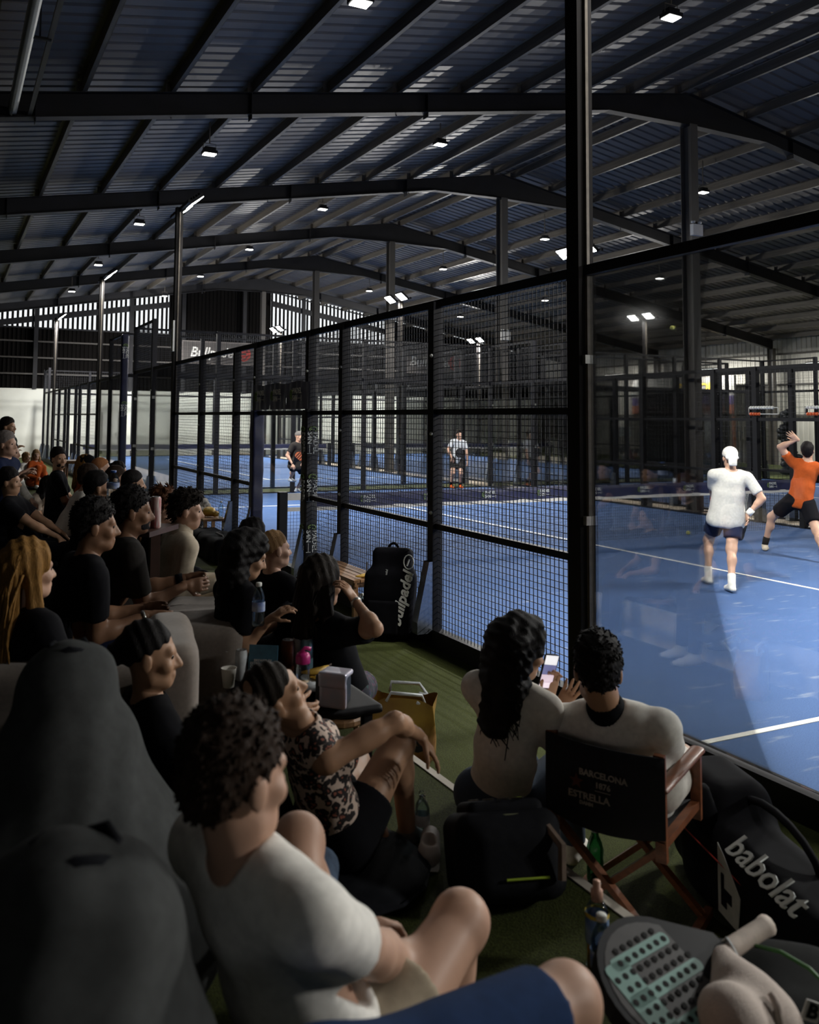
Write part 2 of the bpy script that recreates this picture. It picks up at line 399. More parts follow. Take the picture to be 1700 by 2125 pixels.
# ---- roof LED high bays
LEDLENS = mat('led_lens', (1.0, 0.98, 0.90), 0.4, emit=14.0)
def led(x, y, z, group, label):
    t = thing('roof_light', label, 'light', (x, y, z), group=group)
    zr = ztop(x)+0.02
    b = MB(); b.mm((x-.13, y-.10, z), (x+.13, y+.10, z+.06)); b.mm((x-.10, y-.07, z+.06), (x+.10, y+.07, z+.12)); b.build('housing', BLACKM, t)
    b = MB(); b.mm((x-.11, y-.085, z-.012), (x+.11, y+.085, z)); b.build('lens', LEDLENS, t)
    b = MB(); b.tube([(x-.12, y, z+.06), (x-.12, y, z+.2), (x+.12, y, z+.2), (x+.12, y, z+.06)], .008, 5); b.mm((x-.01, y-.01, z+.2), (x+.01, y+.01, max(zr, z+.25))); b.build('bracket', GALV, t)
    l = bpy.data.lights.new('lamp', 'SPOT'); l.energy = LED_W; l.color = (1.0, 0.97, 0.90); l.spot_size = radians(140); l.spot_blend = 0.8; l.shadow_soft_size = 0.1
    lo = bpy.data.objects.new('lamp', l); COL.objects.link(lo); lo.parent = t; lo.location = (0, 0, -.03)
_rows = {0.2: (6.72, 'over the spectators'), 5.3: (7.73, 'over the near court'), 13.3: (7.75, 'right of the ridge'), 18.2: (6.85, 'over the courts at the right')}
_ord = ['nearest', 'second nearest', 'third nearest', 'fourth nearest', 'fifth nearest', 'farthest']
for x, (z, wh) in _rows.items():
    ysr = [-8.1, -1.9, 4.6, 11.1, 17.7, 24.3] if x < 1 else ([-1.65, 4.9, 11.35, 17.9, 24.4, 31.0] if x < 6 else [5.26, 11.8, 18.2, 24.8])
    for i, yy in enumerate(ysr):
        led(x, yy, z, 'roof lights', '%s small white roof light in the row %s' % (_ord[i], wh))
for x, yy, z, lb in ((-6.2, -13.5, 6.0, 'small white roof light behind the bean bags'), (-5.5, -3.0, 6.1, 'small white roof light above the sofa crowd'), (-5.5, 4.0, 6.1, 'small white roof light above the far crowd')): led(x, yy, z, 'roof lights', lb)
# batten lights under the right wall eave
for i, (x, yy, z) in enumerate(((28.6, 13.4, 4.4), (28.6, 19.5, 4.4), (28.6, 25.8, 4.4), (28.6, 7.0, 4.4))):
    t = thing('batten_light', ('slim white batten light above the player in orange', 'slim white batten light along the right cladding wall above the van', 'slim white batten light above the white counter', 'slim white batten light beyond the right edge')[i], 'light', (x, yy, z), group='batten lights')
    MB().mm((x-.06, yy-.75, z), (x+.06, yy+.75, z+.06)).build('housing', GALV, t); MB().mm((x-.05, yy-.73, z-.02), (x+.05, yy+.73, z)).build('diffuser', mat('batten_diffuser', (1, 1, .95), .4, emit=6), t)
    MB().mm((x-.01, yy-.02, z+.06), (x+.01, yy+.02, ztop(x)+.22)).build('hanger', GALV, t)
    l = bpy.data.lights.new('lamp', 'AREA'); l.shape = 'RECTANGLE'; l.size = .1; l.size_y = 1.4; l.energy = 480; l.color = (1, .97, .9); lo = bpy.data.objects.new('lamp', l); COL.objects.link(lo); lo.parent = t; lo.location = (0, 0, -.03); lo.rotation_euler = (0, -radians(38), 0)
# ================================================================== COURTS
H1, H2 = 2.92, 4.0
BOLTM = MB().lathe([(0.0, 0), (.018, .002), (.018, .012), (.010, .022), (0.0, .024)], n=8).mesh('bolt', ZINC, smooth=True)
def wire_panel(w, h, pitch=0.05, r=0.0025):
    """welded wire panel in the local YZ plane, origin at the lower corner"""
    b = MB(); n = int(round(w/pitch)); k = int(round(h/pitch))
    for i in range(1, n): y = w*i/n; b.mm((-r, y-r, 0), (r, y+r, h))
    for j in range(1, k): z = h*j/k; b.mm((r*.5, 0, z-r), (r*2.0, w, z+r))
    return b.mesh('mesh_panel', mat('black_wire', (0.006, 0.008, 0.013), 0.5, var=.2))
WPF = {('A', 2): wire_panel(1.9, 2.86, .1, .0019), ('T', 2): wire_panel(1.9, 1.0, .1, .0019), ('H', 2): wire_panel(1.9, 0.93, .1, .0019), ('A', 1): wire_panel(0.9, 2.86, .1, .0019)}
WP = WPN = {('A', 2): wire_panel(1.9, 2.86), ('T', 2): wire_panel(1.9, 1.0), ('H', 2): wire_panel(1.9, 0.93), ('A', 1): wire_panel(0.9, 2.86)}
def glass_panel(w, h): return MB().mm((-.006, 0, 0), (.006, w, h)).mesh('glass_panel', GLASS)
GP = glass_panel(1.96, 2.87)
def post_mesh(h, w=0.10): return MB().mm((-w/2, -w/2, -.1), (w/2, w/2, h)).mesh('post', BLACKM)
PM = {3: post_mesh(H1+.02), 4: post_mesh(H2)}
GUS = MB().prism([(0, 0.0), (0, .62), (.035, .62), (.15, .10), (.15, 0)], frame((0, .045, 0), (-1, 0, 0), (0, 0, 1), (0, 1, 0)), 0.004)
GUS = GUS.prism([(0, 0.0), (0, .62), (.035, .62), (.15, .10), (.15, 0)], frame((0, -.049, 0), (-1, 0, 0), (0, 0, 1), (0, 1, 0)), 0.004)
GUS.add([(-.15, -.049, 0), (-.15, .049, 0), (-.15, .049, .10), (-.15, -.049, .10), (-.035, .049, .62), (-.035, -.049, .62)], [(0, 3, 2, 1), (3, 5, 4, 2)])
GUSM = GUS.mesh('gusset_plate', CHROME)
KERB = MB().mm((-.05, -10.05, -.13), (.05, 10.05, .03)).mesh('kerb', BLACKM)
RAILM = {}
def rail(L, t=0.05):
    if (L, t) not in RAILM: RAILM[(L, t)] = MB().mm((-.025, 0, -t/2), (.025, L, t/2)).mesh('rail', BLACKM)
    return RAILM[(L, t)]
def side_fence(root, out, full=True, gus=True, poles=True):
    """local: fence along Y from -10 to 10 at x=0; out = -1 if the outside of the court is at -x"""
    def put(name, me, loc, flip=False):
        o = link(name, me, root); o.location = loc
        if flip: o.rotation_euler = (0, 0, pi)
        return o
    put('kerb', KERB, (0, 0, 0))
    for y in (-10, -8, -6, -4, -2, -1, 1, 2, 4, 6, 8, 10):
        tall = abs(y) >= 8
        if poles and abs(y) == 6: continue
        put('post', PM[4 if tall else 3], (0, y, 0))
        if gus: put('gusset_plate', GUSM, (out*-1*0 + (-.05 if out < 0 else .05), y, 0), flip=out > 0)
        if full:
            for z in (.42, 1.05, 1.75, 2.45):
                o = put('bolt', BOLTM, (out*.05, y-.03, z)); o.rotation_euler = (0, out*pi/2, 0)
    for y in (-10, -8, 6, 8):
        put('glass_panel', GP, (0, y+.02, .04))
        if full:
            for z in (.06, 1.2, 2.3):
                for yy in (y+.07, y+1.93):
                    o = put('glass_clamp', MB().mm((-.02, -.03, -.03), (.02, .03, .03)).mesh('glass_clamp', ZINC) if 'gc' not in RAILM else RAILM['gc'], (out*.02, yy, z)); RAILM['gc'] = o.data
    for y in (-6, -4, 2, 4):
        put('mesh_panel', WP[('A', 2)], (0, y+.05, .03))
        for z in (.93, 1.945): put('rail', rail(1.9), (0, y+.05, z))
    for y, yy in ((-2, -1.95), (1, 1.05)):
        put('mesh_panel', WP[('A', 1)], (0, yy, .03))
        for z in (.93, 1.945): put('rail', rail(0.9), (0, yy, z))
    put('mesh_panel', WP[('H', 2)], (0, -.95, 1.97)); put('door_header', rail(1.9, .06), (0, -.95, 1.945))
    put('top_rail', rail(20.0, .07), (0, -10, H1))
    for y in (-10, 8):
        put('mesh_panel', WP[('T', 2)], (0, y+.05, H1+.04)); put('rail', rail(1.9), (0, y+.05, H2-.03))
def end_fence(root):
    """local: along Y (0..10) at x=0"""
    def put(name, me, loc): o = link(name, me, root); o.location = loc
    for i in range(6):
        if 0 < i < 5: put('post', PM[4], (0, 2*i, 0))
    for i in range(5):
        put('glass_panel', GP, (0, 2*i+.02, .04)); put('mesh_panel', WP[('T', 2)], (0, 2*i+.05, H1+.04))
    for z, t in ((.0, .06), (H1, .09), (H2-.03, .05)): put('rail', rail(10.0, t), (0, 0, z))
NETB = mat('navy_net_band', (0.010, 0.013, 0.055), 0.6, var=.25, scale=12)
NETW = mat('white_net_tape', (0.62, 0.60, 0.55), 0.8, var=.05)
GREY_T = mat('white_print', (0.55, 0.57, 0.55), 0.7, var=.05)
LIME = mat('lime_print', (0.16, 0.24, 0.08), 0.7, var=.05)
def s4n(parent, M4, s, m=None):
    """PADEL over S4N with a bar, and a ball mark at the left; s = cap height in m"""
    m = m or GREY_T
    lettering('PADEL', s*1.35, m, M4 @ Matrix.Translation((s*.9, s*.62, 0)), parent, bold=s*.02, sx=1.05)
    lettering('S4N', s*1.35, m, M4 @ Matrix.Translation((s*-.05, -s*.62, 0)), parent, bold=s*.02)
    b = MB(); b.mm((s*1.25, -s*.68, 0), (s*3.0, -s*.56, .002)); b.mm((s*2.9, -s*1.1, 0), (s*3.0, -s*.1, .002))
    b.v = [tuple(M4 @ Vector(p)) for p in b.v]; b.build('logo_bar', m, parent)
    b = MB(); b.tube([(s*-1.75+s*.45*cos(a), s*.05+s*.8*sin(a), .001) for a in np.linspace(0.6, 5.4, 10)], s*.13, 5); b.tube([(s*-1.75, -s*.5, .001), (s*-1.5, s*.5, .001)], s*.1, 5)
    b.v = [tuple(M4 @ Vector(p)) for p in b.v]; b.build('logo_mark', LIME, parent)
def net(cx, cy, label, logos=True, fine=True):
    t = thing('padel_net', label, 'net', (cx, cy, 0))
    for x in (cx+.03, cx+9.97):
        p = MB().mm((x-.055, cy-.05, 0), (x+.055, cy+.05, .91)).build('net_post', BLACKM, t)
    b = MB(); pit = .045; r = .0015
    n = int(9.8/pit)
    for i in range(n+1): x = cx+.1+i*pit; b.mm((x-r, cy-r, .02), (x+r, cy+r, .68))
    for j in range(int(.66/pit)): z = .02+j*pit; b.mm((cx+.1, cy-r, z-r), (cx+9.9, cy+r, z+r))
    o = b.build('net_mesh', MATS['black_wire'], t); o['kind'] = 'stuff'
    MB().mm((cx+.1, cy-.012, .655), (cx+9.9, cy+.012, .705)).build('white_tape', NETW, t)
    # slightly rumpled navy band
    b = MB(); V = []; xs = np.linspace(cx+.42, cx+9.85, 120)
    for sgn in (-1, 1):
        for z in (.70, .76, .82, .875):
            for x in xs: V.append((x, cy+sgn*(.016+.006*sin(x*9+z*20)), z+.006*sin(x*3.1)))
    k = len(xs); Fs = []
    for si in range(2):
        for j in range(3):
            for i in range(k-1):
                q = si*4*k+j*k+i; f = (q, q+1, q+k+1, q+k); Fs.append(f if si == 0 else f[::-1])
    for i in range(k-1): Fs.append((3*k+i, 3*k+i+1, 7*k+i+1, 7*k+i))
    b.add(V, Fs); b.build('net_band', NETB, t, smooth=True)
    MB().mm((cx+.09, cy-.014, .80), (cx+.44, cy+.014, .89)).build('tape_end', NETW, t)
    if logos:
        for i in range(9):
            x = cx+1.25+i*.985
            s4n(t, frame((x, cy-.026, .79), (1, 0, 0), (0, 0, 1), (0, -1, 0)), .045)
    return t
def floodlight_pair(t, x, y, z, inx, power, spr=112):
    """two LED floods on a cross arm; inx = +1 when the court is on +x"""
    MB().mm((x-.03, y-.75, z-.06), (x+.03, y+.75, z)).build('cross_arm', BLACKM, t)
    for s in (-1, 1):
        R = Euler((0, -inx*radians(38), 0)).to_matrix(); c = Vector((x+inx*.16, y+s*.42, z+.06))
        fx = MB().box(c, (.34, .46, .06), R)
        for k in range(5): fx.box(c+R @ Vector((-.12+.06*k, 0, .05)), (.012, .40, .05), R)
        f = fx.build('floodlight', BLACKM, t)
        lens = MB()
        for k in range(3): lens.box(c+R @ Vector((-.105+.105*k, 0, -.034)), (.085, .40, .01), R)
        lens.build('led_module', mat('flood_led', (1, .98, .92), .4, emit=40.0), f)
        l = bpy.data.lights.new('lamp', 'AREA'); l.shape = 'RECTANGLE'; l.size = .30; l.size_y = .42; l.spread = radians(spr); l.energy = power; l.color = (1, .975, .93)
        lo = bpy.data.objects.new('lamp', l); COL.objects.link(lo); lo.parent = t
        lo.location = c+R @ Vector((0, 0, -.05))-t.location
        lo.rotation_euler = (0, -inx*radians(38), 0)
def light_pole(x, y, inx, label, power, spr=112):
    t = thing('light_pole', label, 'light pole', (x, y, 0), group='court light poles')
    MB().mm((x-.065, y-.065, 0), (x+.065, y+.065, 6.0)).build('pole', mat('pole_black', (0.010, 0.009, 0.009), .6, 0, spec=.12, var=.2, stretch=(1, 1, .2)), t)
    MB().mm((x-.012, y-.09, 0), (x+.012, y-.066, 5.9)).build('cable_cover', GALV, t)
    floodlight_pair(t, x+inx*.02, y, 6.0, inx, power, spr); return t
COURTS = {'near': (0, 0), 'far': (0, 21.5), 'right': (11, 0), 'far_right': (11, 21.5)}
_nm = {'near': 'the match court', 'far': 'the empty court behind it', 'right': 'the court at the right', 'far_right': 'the far right court'}
for key, (cx, cy) in COURTS.items():
    nm = _nm[key]
    cs = MB().mm((cx, cy-10.06, -.13), (cx+10, cy+10.06, 0)).build('court_surface', BLUE); tag(cs, kind='structure')
    b = MB().mm((cx+.02, cy-6.975, 0), (cx+9.98, cy-6.925, .004)); b.build('court_line', WHITEP, cs)
    b = MB().mm((cx+.02, cy+6.925, 0), (cx+9.98, cy+6.975, .004)); b.build('court_line', WHITEP, cs)
    b = MB().mm((cx+4.975, cy-7.15, 0), (cx+5.025, cy+7.15, .004)); b.build('court_line', WHITEP, cs)
    full = key == 'near'; WP = WPN if full else WPF
    f1 = thing('court_fence', 'black mesh and glass side fence along the spectators\' side of %s' % nm, 'fence', (cx, cy, 0), group='court side fences'); side_fence(f1, -1, full, True, key in ('near', 'far'))
    f2 = thing('court_fence', 'black mesh and glass side fence on the far side of %s' % nm, 'fence', (cx+10, cy, 0), group='court side fences'); WP = WPF; side_fence(f2, 1, full); WP = WPN if full else WPF
    f3 = thing('end_fence', 'glass back wall topped with mesh, far end of %s' % nm, 'fence', (cx+10, cy+10.0, 0), rz=pi/2, group='court back walls'); end_fence(f3)
    if key in ('far', 'far_right'):
        f4 = thing('end_fence', 'glass back wall topped with mesh, near end of %s' % nm, 'fence', (cx+10, cy-10.0, 0), rz=pi/2, group='court back walls'); end_fence(f4)
    net(cx, cy, 'navy banded padel net across %s' % nm, logos=full)
for x, y, inx, lb, pw in ((10, -15.5, -1, 'light pole behind the viewer beside the court at the back', 1.7), (0, -6, 1, 'nearest tall black light pole, in the fence right of centre', 1), (0, 6, 1, 'black light pole at the far end of the spectators\' fence', 1),
                      (10, -6, -1, 'light pole on the far side of the match court, out to the right', 1), (10, 6, -1, 'light pole with two glaring floodlights behind the nearest pole', 1),
                      (0, 15.5, 1, 'thin light pole at the near end of the empty court', 1.2), (0, 27.5, 1, 'light pole at the far end of the empty court', 2.7), (10, 15.5, -1, 'light pole with two floodlights left of the tall ridge column', 1.2), (10, 27.5, -1, 'light pole with two floodlights before the bright slatted opening', 2.9),
                      (21, -6, -1, 'light pole at the outer edge of the court at the right', .6), (21, 6, -1, 'light pole by the outer edge of the court at the right', 1.0), (21, 15.5, -1, 'light pole with a glaring floodlight seen through the glass', 1.3), (21, 27.5, -1, 'light pole with two floodlights beside the second sign', 6.5)):
    light_pole(x, y, inx, lb, FLOOD_W*pw, 175 if (abs(y) > 10 or x > 20) else (150 if (x, y) == (10, 6) else 112))
# ================================================================== IMPLICIT SURFACES (bodies, clothes, soft goods)
class SDF:
    """a list of blended primitives meshed by surface nets"""
    def __init__(s): s.p = []
    def cap(s, a, b, ra, rb=None, k=0.02, side=None, flat=1.0, op='u'):
        """tapered capsule; with side/flat the section is squashed: width along side stays, the rest is multiplied by flat"""
        a, b = np.array(a, float), np.array(b, float); rb = ra if rb is None else rb
        s.p.append(('c', a, b, ra, rb, k, None if side is None else np.array(side, float)/np.linalg.norm(side), flat, op)); return s
    def ell(s, c, r, k=0.02, R=None, op='u'):
        s.p.append(('e', np.array(c, float), np.array(r, float), R, None, k, None, 1.0, op)); return s
    def box(s, c, h, rad, k=0.01, R=None, op='u'):
        s.p.append(('b', np.array(c, float), np.array(h, float), R, rad, k, None, 1.0, op)); return s
    def plane(s, c, n, op='i', k=0.005):
        """keeps the half space behind n"""
        n = np.array(n, float); s.p.append(('p', np.array(c, float), n/np.linalg.norm(n), None, None, k, None, 1.0, op)); return s
    def bounds(s):
        lo = np.full(3, 1e9); hi = -lo
        for q in s.p:
            if q[8] != 'u': continue
            if q[0] == 'c':
                w = max(q[3], q[4])*max(1.0, 1.0/q[7] if q[6] is not None else 1.0); w = max(q[3], q[4])*(1.0 if q[6] is None else 1.0)
                l, h = np.minimum(q[1], q[2])-w, np.maximum(q[1], q[2])+w
            else:
                r = np.linalg.norm(q[2])*np.ones(3) if q[3] is not None else q[2]
                if q[0] == 'b': r = r+q[4]
                l, h = q[1]-r, q[1]+r
            lo, hi = np.minimum(lo, l), np.maximum(hi, h)
        return lo, hi
    def mesh(s, vox, disp=None, pad=2):
        lo, hi = s.bounds(); lo = lo-vox*pad-.012; hi = hi+vox*pad+.012
        n = np.ceil((hi-lo)/vox).astype(int)+1
        ax = [lo[i]+vox*np.arange(n[i]) for i in range(3)]
        D = np.full(n, 0.5, np.float32)
        for q in s.p:
            kind, k, op = q[0], q[5], q[8]
            mg = k+3*vox+(.03 if disp is not None else 0)
            if kind == 'c': w = max(q[3], q[4])+mg; l, h = np.minimum(q[1], q[2])-w, np.maximum(q[1], q[2])+w
            elif kind == 'p': l, h = lo, hi
            else:
                r = np.linalg.norm(q[2])*np.ones(3) if q[3] is not None else q[2]
                r = r+mg+(q[4] if kind == 'b' else 0); l, h = q[1]-r, q[1]+r
            i0 = np.clip(np.floor((l-lo)/vox).astype(int), 0, n); i1 = np.clip(np.ceil((h-lo)/vox).astype(int)+1, 0, n)
            if np.any(i1 <= i0): continue
            sl = tuple(slice(i0[j], i1[j]) for j in range(3))
            X = ax[0][sl[0]][:, None, None].astype(np.float32); Y = ax[1][sl[1]][None, :, None].astype(np.float32); Z = ax[2][sl[2]][None, None, :].astype(np.float32)
            if kind == 'c':
                a, b, ra, rb, _, sd, fl = q[1], q[2], q[3], q[4], k, q[6], q[7]
                ab = b-a; L2 = float(ab@ab)+1e-12
                px, py, pz_ = X-a[0], Y-a[1], Z-a[2]
                t = np.clip((px*ab[0]+py*ab[1]+pz_*ab[2])/L2, 0, 1)
                dx, dy, dz = px-t*ab[0], py-t*ab[1], pz_-t*ab[2]
                if sd is None: d = np.sqrt(dx*dx+dy*dy+dz*dz)-(ra+(rb-ra)*t)
                else:
                    c = dx*sd[0]+dy*sd[1]+dz*sd[2]; r2 = dx*dx+dy*dy+dz*dz-c*c
                    d = (np.sqrt(np.maximum(r2, 0)/(fl*fl)+c*c)-(ra+(rb-ra)*t))*(0.5+0.5*fl)
            elif kind == 'p': d = (X-q[1][0])*q[2][0]+(Y-q[1][1])*q[2][1]+(Z-q[1][2])*q[2][2]
            else:
                px, py, pz_ = X-q[1][0], Y-q[1][1], Z-q[1][2]; R = q[3]
                if R is not None: px, py, pz_ = [R[0, i]*px+R[1, i]*py+R[2, i]*pz_ for i in range(3)]
                if kind == 'e':
                    r = q[2]; k0 = np.sqrt((px/r[0])**2+(py/r[1])**2+(pz_/r[2])**2); k1 = np.sqrt((px/r[0]**2)**2+(py/r[1]**2)**2+(pz_/r[2]**2)**2)+1e-9
                    d = k0*(k0-1)/k1
                else:
                    r = q[2]; ux, uy, uz = np.abs(px)-r[0], np.abs(py)-r[1], np.abs(pz_)-r[2]
                    d = np.sqrt(np.maximum(ux, 0)**2+np.maximum(uy, 0)**2+np.maximum(uz, 0)**2)+np.minimum(np.maximum(np.maximum(ux, uy), uz), 0)-q[4]
            cur = D[sl]
            if op == 'u': hh = np.clip(0.5+0.5*(cur-d)/k, 0, 1); D[sl] = cur*(1-hh)+d*hh-k*hh*(1-hh)
            elif op == 'd': d = -d; hh = np.clip(0.5-0.5*(cur-d)/k, 0, 1); D[sl] = cur*(1-hh)+d*hh+k*hh*(1-hh)
            else: hh = np.clip(0.5-0.5*(cur-d)/k, 0, 1); D[sl] = cur*(1-hh)+d*hh+k*hh*(1-hh)
        if disp is not None:
            m = np.abs(D) < 0.06; idx = np.nonzero(m)
            D[m] += disp(ax[0][idx[0]], ax[1][idx[1]], ax[2][idx[2]]).astype(np.float32)
        D[0], D[-1] = .5, .5; D[:, 0], D[:, -1] = .5, .5; D[:, :, 0], D[:, :, -1] = .5, .5
        return surfnet(D, lo, vox)
def surfnet(D, lo, vox):
    S = D < 0; nx, ny, nz = D.shape
    C = np.zeros((nx-1, ny-1, nz-1), np.int8)
    for i in (0, 1):
        for j in (0, 1):
            for k in (0, 1): C += S[i:nx-1+i, j:ny-1+j, k:nz-1+k]
    act = (C > 0) & (C < 8); ci = np.argwhere(act); N = len(ci)
    if N == 0: return np.zeros((0, 3)), np.zeros((0, 4), int)
    ids = np.full(C.shape, -1, np.int32); ids[act] = np.arange(N)
    acc = np.zeros((N, 3)); cnt = np.zeros(N)
    cn = [(i, j, k) for i in (0, 1) for j in (0, 1) for k in (0, 1)]
    val = {c: D[ci[:, 0]+c[0], ci[:, 1]+c[1], ci[:, 2]+c[2]] for c in cn}
    for a in cn:
        for ax_ in range(3):
            if a[ax_]: continue
            b = list(a); b[ax_] = 1; b = tuple(b); va, vb = val[a], val[b]; m = (va < 0) != (vb < 0)
            t = np.where(m, va/(va-vb+1e-12), 0); p = np.tile(np.array(a, float), (N, 1)); p[:, ax_] = t
            acc[m] += p[m]; cnt[m] += 1
    V = lo+(ci+acc/np.maximum(cnt, 1)[:, None])*vox
    Fs = []
    for ax_ in range(3):
        s0 = [slice(1, -1)]*3; s0[ax_] = slice(0, -1); s1 = [slice(1, -1)]*3; s1[ax_] = slice(1, None)
        A, B = S[tuple(s0)], S[tuple(s1)]; u, w = (ax_+1) % 3, (ax_+2) % 3
        for sg in (True, False):
            e = np.argwhere((A != B) & (A == sg))
            if not len(e): continue
            base = e.copy(); base[:, u] += 1; base[:, w] += 1
            def cell(du, dw): c = base.copy(); c[:, u] -= du; c[:, w] -= dw; return ids[c[:, 0], c[:, 1], c[:, 2]]
            f = np.stack([cell(1, 1), cell(0, 1), cell(0, 0), cell(1, 0)], 1)
            Fs.append(f if sg else f[:, ::-1])
    return V, np.concatenate(Fs)
def relax(V, Fq, it=1, lam=0.5):
    """Laplacian smoothing"""
    for _ in range(it):
        a = np.zeros_like(V); c = np.zeros(len(V))
        for i in range(4):
            j = (i+1) % 4; np.add.at(a, Fq[:, i], V[Fq[:, j]]); np.add.at(a, Fq[:, j], V[Fq[:, i]]); np.add.at(c, Fq[:, i], 1); np.add.at(c, Fq[:, j], 1)
        V = V+lam*(a/np.maximum(c, 1)[:, None]-V)
    return V
def sdf_obj(name, s, vox, m, parent=None, disp=None, it=1, kind=None):
    V, Fq = s.mesh(vox, disp); V = relax(V, Fq, it)
    if parent is not None: V = V-np.array(worldloc(parent))
    o = link(name, mesh_from(name, V, Fq, m, smooth=True), parent)
    if kind: o['kind'] = kind
    return o
def wrinkle(amp, fr, dirv=(0.3, 0.5, 1.0), seed=0.0):
    d = np.array(dirv, float)
    def f(x, y, z):
        w = .6*np.sin(7*x+2*y+seed)+.5*np.sin(6*y-5*z+seed*2)
        return amp*(np.sin(fr*(d[0]*x+d[1]*y+d[2]*z)+2.2*w+seed)*.6+np.sin(fr*1.7*(d[0]*y+d[1]*z-d[2]*x)+1.7*w)*.4)*(.5+.5*np.sin(5*x+4*y-6*z+seed))
    return f
# ================================================================== PEOPLE
_cf = np.array([sin(YAW), cos(YAW), 0.0]); _cr = np.array([cos(YAW), -sin(YAW), 0.0]); ZV = np.array([0, 0, 1.0])
def nrm(v): v = np.asarray(v, float); return v/(np.linalg.norm(v)+1e-12)
def facing(phi): a = radians(phi); return cos(a)*_cf+sin(a)*_cr, cos(a)*_cr-sin(a)*_cf     # 0 = away from the camera, 90 = to the right
def ik(a, t, l1, l2, pole):
    a, t = np.array(a, float), np.array(t, float); d = t-a; L = np.linalg.norm(d); L2 = min(max(L, abs(l1-l2)+.02), (l1+l2)*.995); d = nrm(d); t = a+d*L2
    x = (l1*l1-l2*l2+L2*L2)/(2*L2); h = sqrt(max(l1*l1-x*x, 0)); p = np.asarray(pole, float); p = nrm(p-d*(p@d))
    return a+d*x+p*h, t
SKIN = {}
def skin(tone):
    c = {'fair': (0.50, 0.30, 0.21), 'tan': (0.40, 0.225, 0.135), 'brown': (0.25, 0.13, 0.075)}[tone]
    return mat('skin_'+tone, c, 0.5, var=0.10, scale=9, bump=0.02, spec=0.35)
EYE = mat('eye_dark', (0.01, 0.008, 0.007), 0.2, var=.1)
def hairmat(name, c, c2=None):
    return mat('hair_'+name, c, 0.65, col2=c2 or tuple(min(1, v*1.9+.002) for v in c), scale=26, stretch=(9, 9, 1.2), bump=0.4, spec=0.14)
HAIR = {'black': hairmat('black', (0.005, 0.004, 0.004)), 'dark': hairmat('dark', (0.010, 0.007, 0.005)), 'brown': hairmat('brown', (0.018, 0.010, 0.006)), 'auburn': hairmat('auburn', (0.06, 0.022, 0.008)),
        'blond': hairmat('blond', (0.22, 0.13, 0.06)), 'gold': hairmat('gold', (0.16, 0.08, 0.02)), 'grey': hairmat('grey', (0.14, 0.12, 0.11)), 'ginger': hairmat('ginger', (0.24, 0.10, 0.04))}
def cloth(name, c, bump=0.12): return mat('cloth_'+name, c, 0.9, var=0.10, scale=40, bump=bump, bscale=350, spec=0.1, sheen=0.05 if max(c) > .1 else 0)
C_BLACK = cloth('black', (0.006, 0.006, 0.008)); C_NAVY = cloth('navy', (0.010, 0.016, 0.045)); C_WHITE = cloth('white', (0.80, 0.78, 0.73)); C_CREAM = cloth('cream', (0.55, 0.47, 0.36)); C_GREY = cloth('grey', (0.16, 0.15, 0.14))
C_ORANGE = cloth('orange', (0.42, 0.080, 0.016)); C_TEE = cloth('match_white', (0.60, 0.585, 0.54)); C_BEIGE = cloth('beige', (0.42, 0.34, 0.27)); C_DENIM = cloth('denim', (0.055, 0.075, 0.11), .3); C_GREEN = cloth('green', (0.022, 0.034, 0.026)); C_CHAR = cloth('charcoal', (0.030, 0.027, 0.025))
C_PALE = cloth('pale_blue_white', (0.50, 0.53, 0.56)); C_OFF = cloth('off_white', (0.72, 0.68, 0.62)); C_BLUE = cloth('navy_trousers', (0.012, 0.030, 0.085)); C_SOCK = cloth('sock_white', (0.74, 0.72, 0.66)); C_SAND = cloth('sand', (0.35, 0.29, 0.21))
def hand_sdf(S, W, d, n, curl=0.5, t=None, sc=1.0, spread=0.0):
    """W wrist, d finger direction, n palm normal, t thumb side"""
    d = nrm(d); n = nrm(n-d*(n@d)); t = np.cross(d, n) if t is None else nrm(t-d*(t@d)-n*(t@n))
    S.cap(W-d*.015, W+d*.02*sc, .026*sc, .028*sc, .01, side=t, flat=.8); S.cap(W+d*.03*sc, W+d*.075*sc, .034*sc, .041*sc, .012, side=t, flat=.40)
    for i, L in enumerate((.070, .079, .074, .058)):
        p = W+d*(.092-.004*abs(i-1))*sc+t*(.031-.0205*i)*sc; dd = nrm(d+t*spread*(1.5-i)); ang = 0
        for q, fr in enumerate((.46, .30, .24)):
            ang += curl*(.75 if q == 0 else 1.0); v = dd*cos(ang)+n*sin(ang); e = p+v*L*fr*sc; r = (.0092, .0084, .0076, .0066)
            S.cap(p, e, r[q]*sc, r[q+1]*sc, .004); p = e
    p = W+d*.028*sc+t*.026*sc; v = nrm(t*.75+d*.65+n*.35); e = p+v*.040*sc; S.cap(p, e, .013*sc, .0105*sc, .008)
    v = nrm(t*.25+d*.85+n*.35*(1+curl)); e2 = e+v*.030*sc; S.cap(e, e2, .0105*sc, .009*sc, .004); S.cap(e2, e2+nrm(v+n*.3)*.024*sc, .009*sc, .0075*sc, .004)
    return S
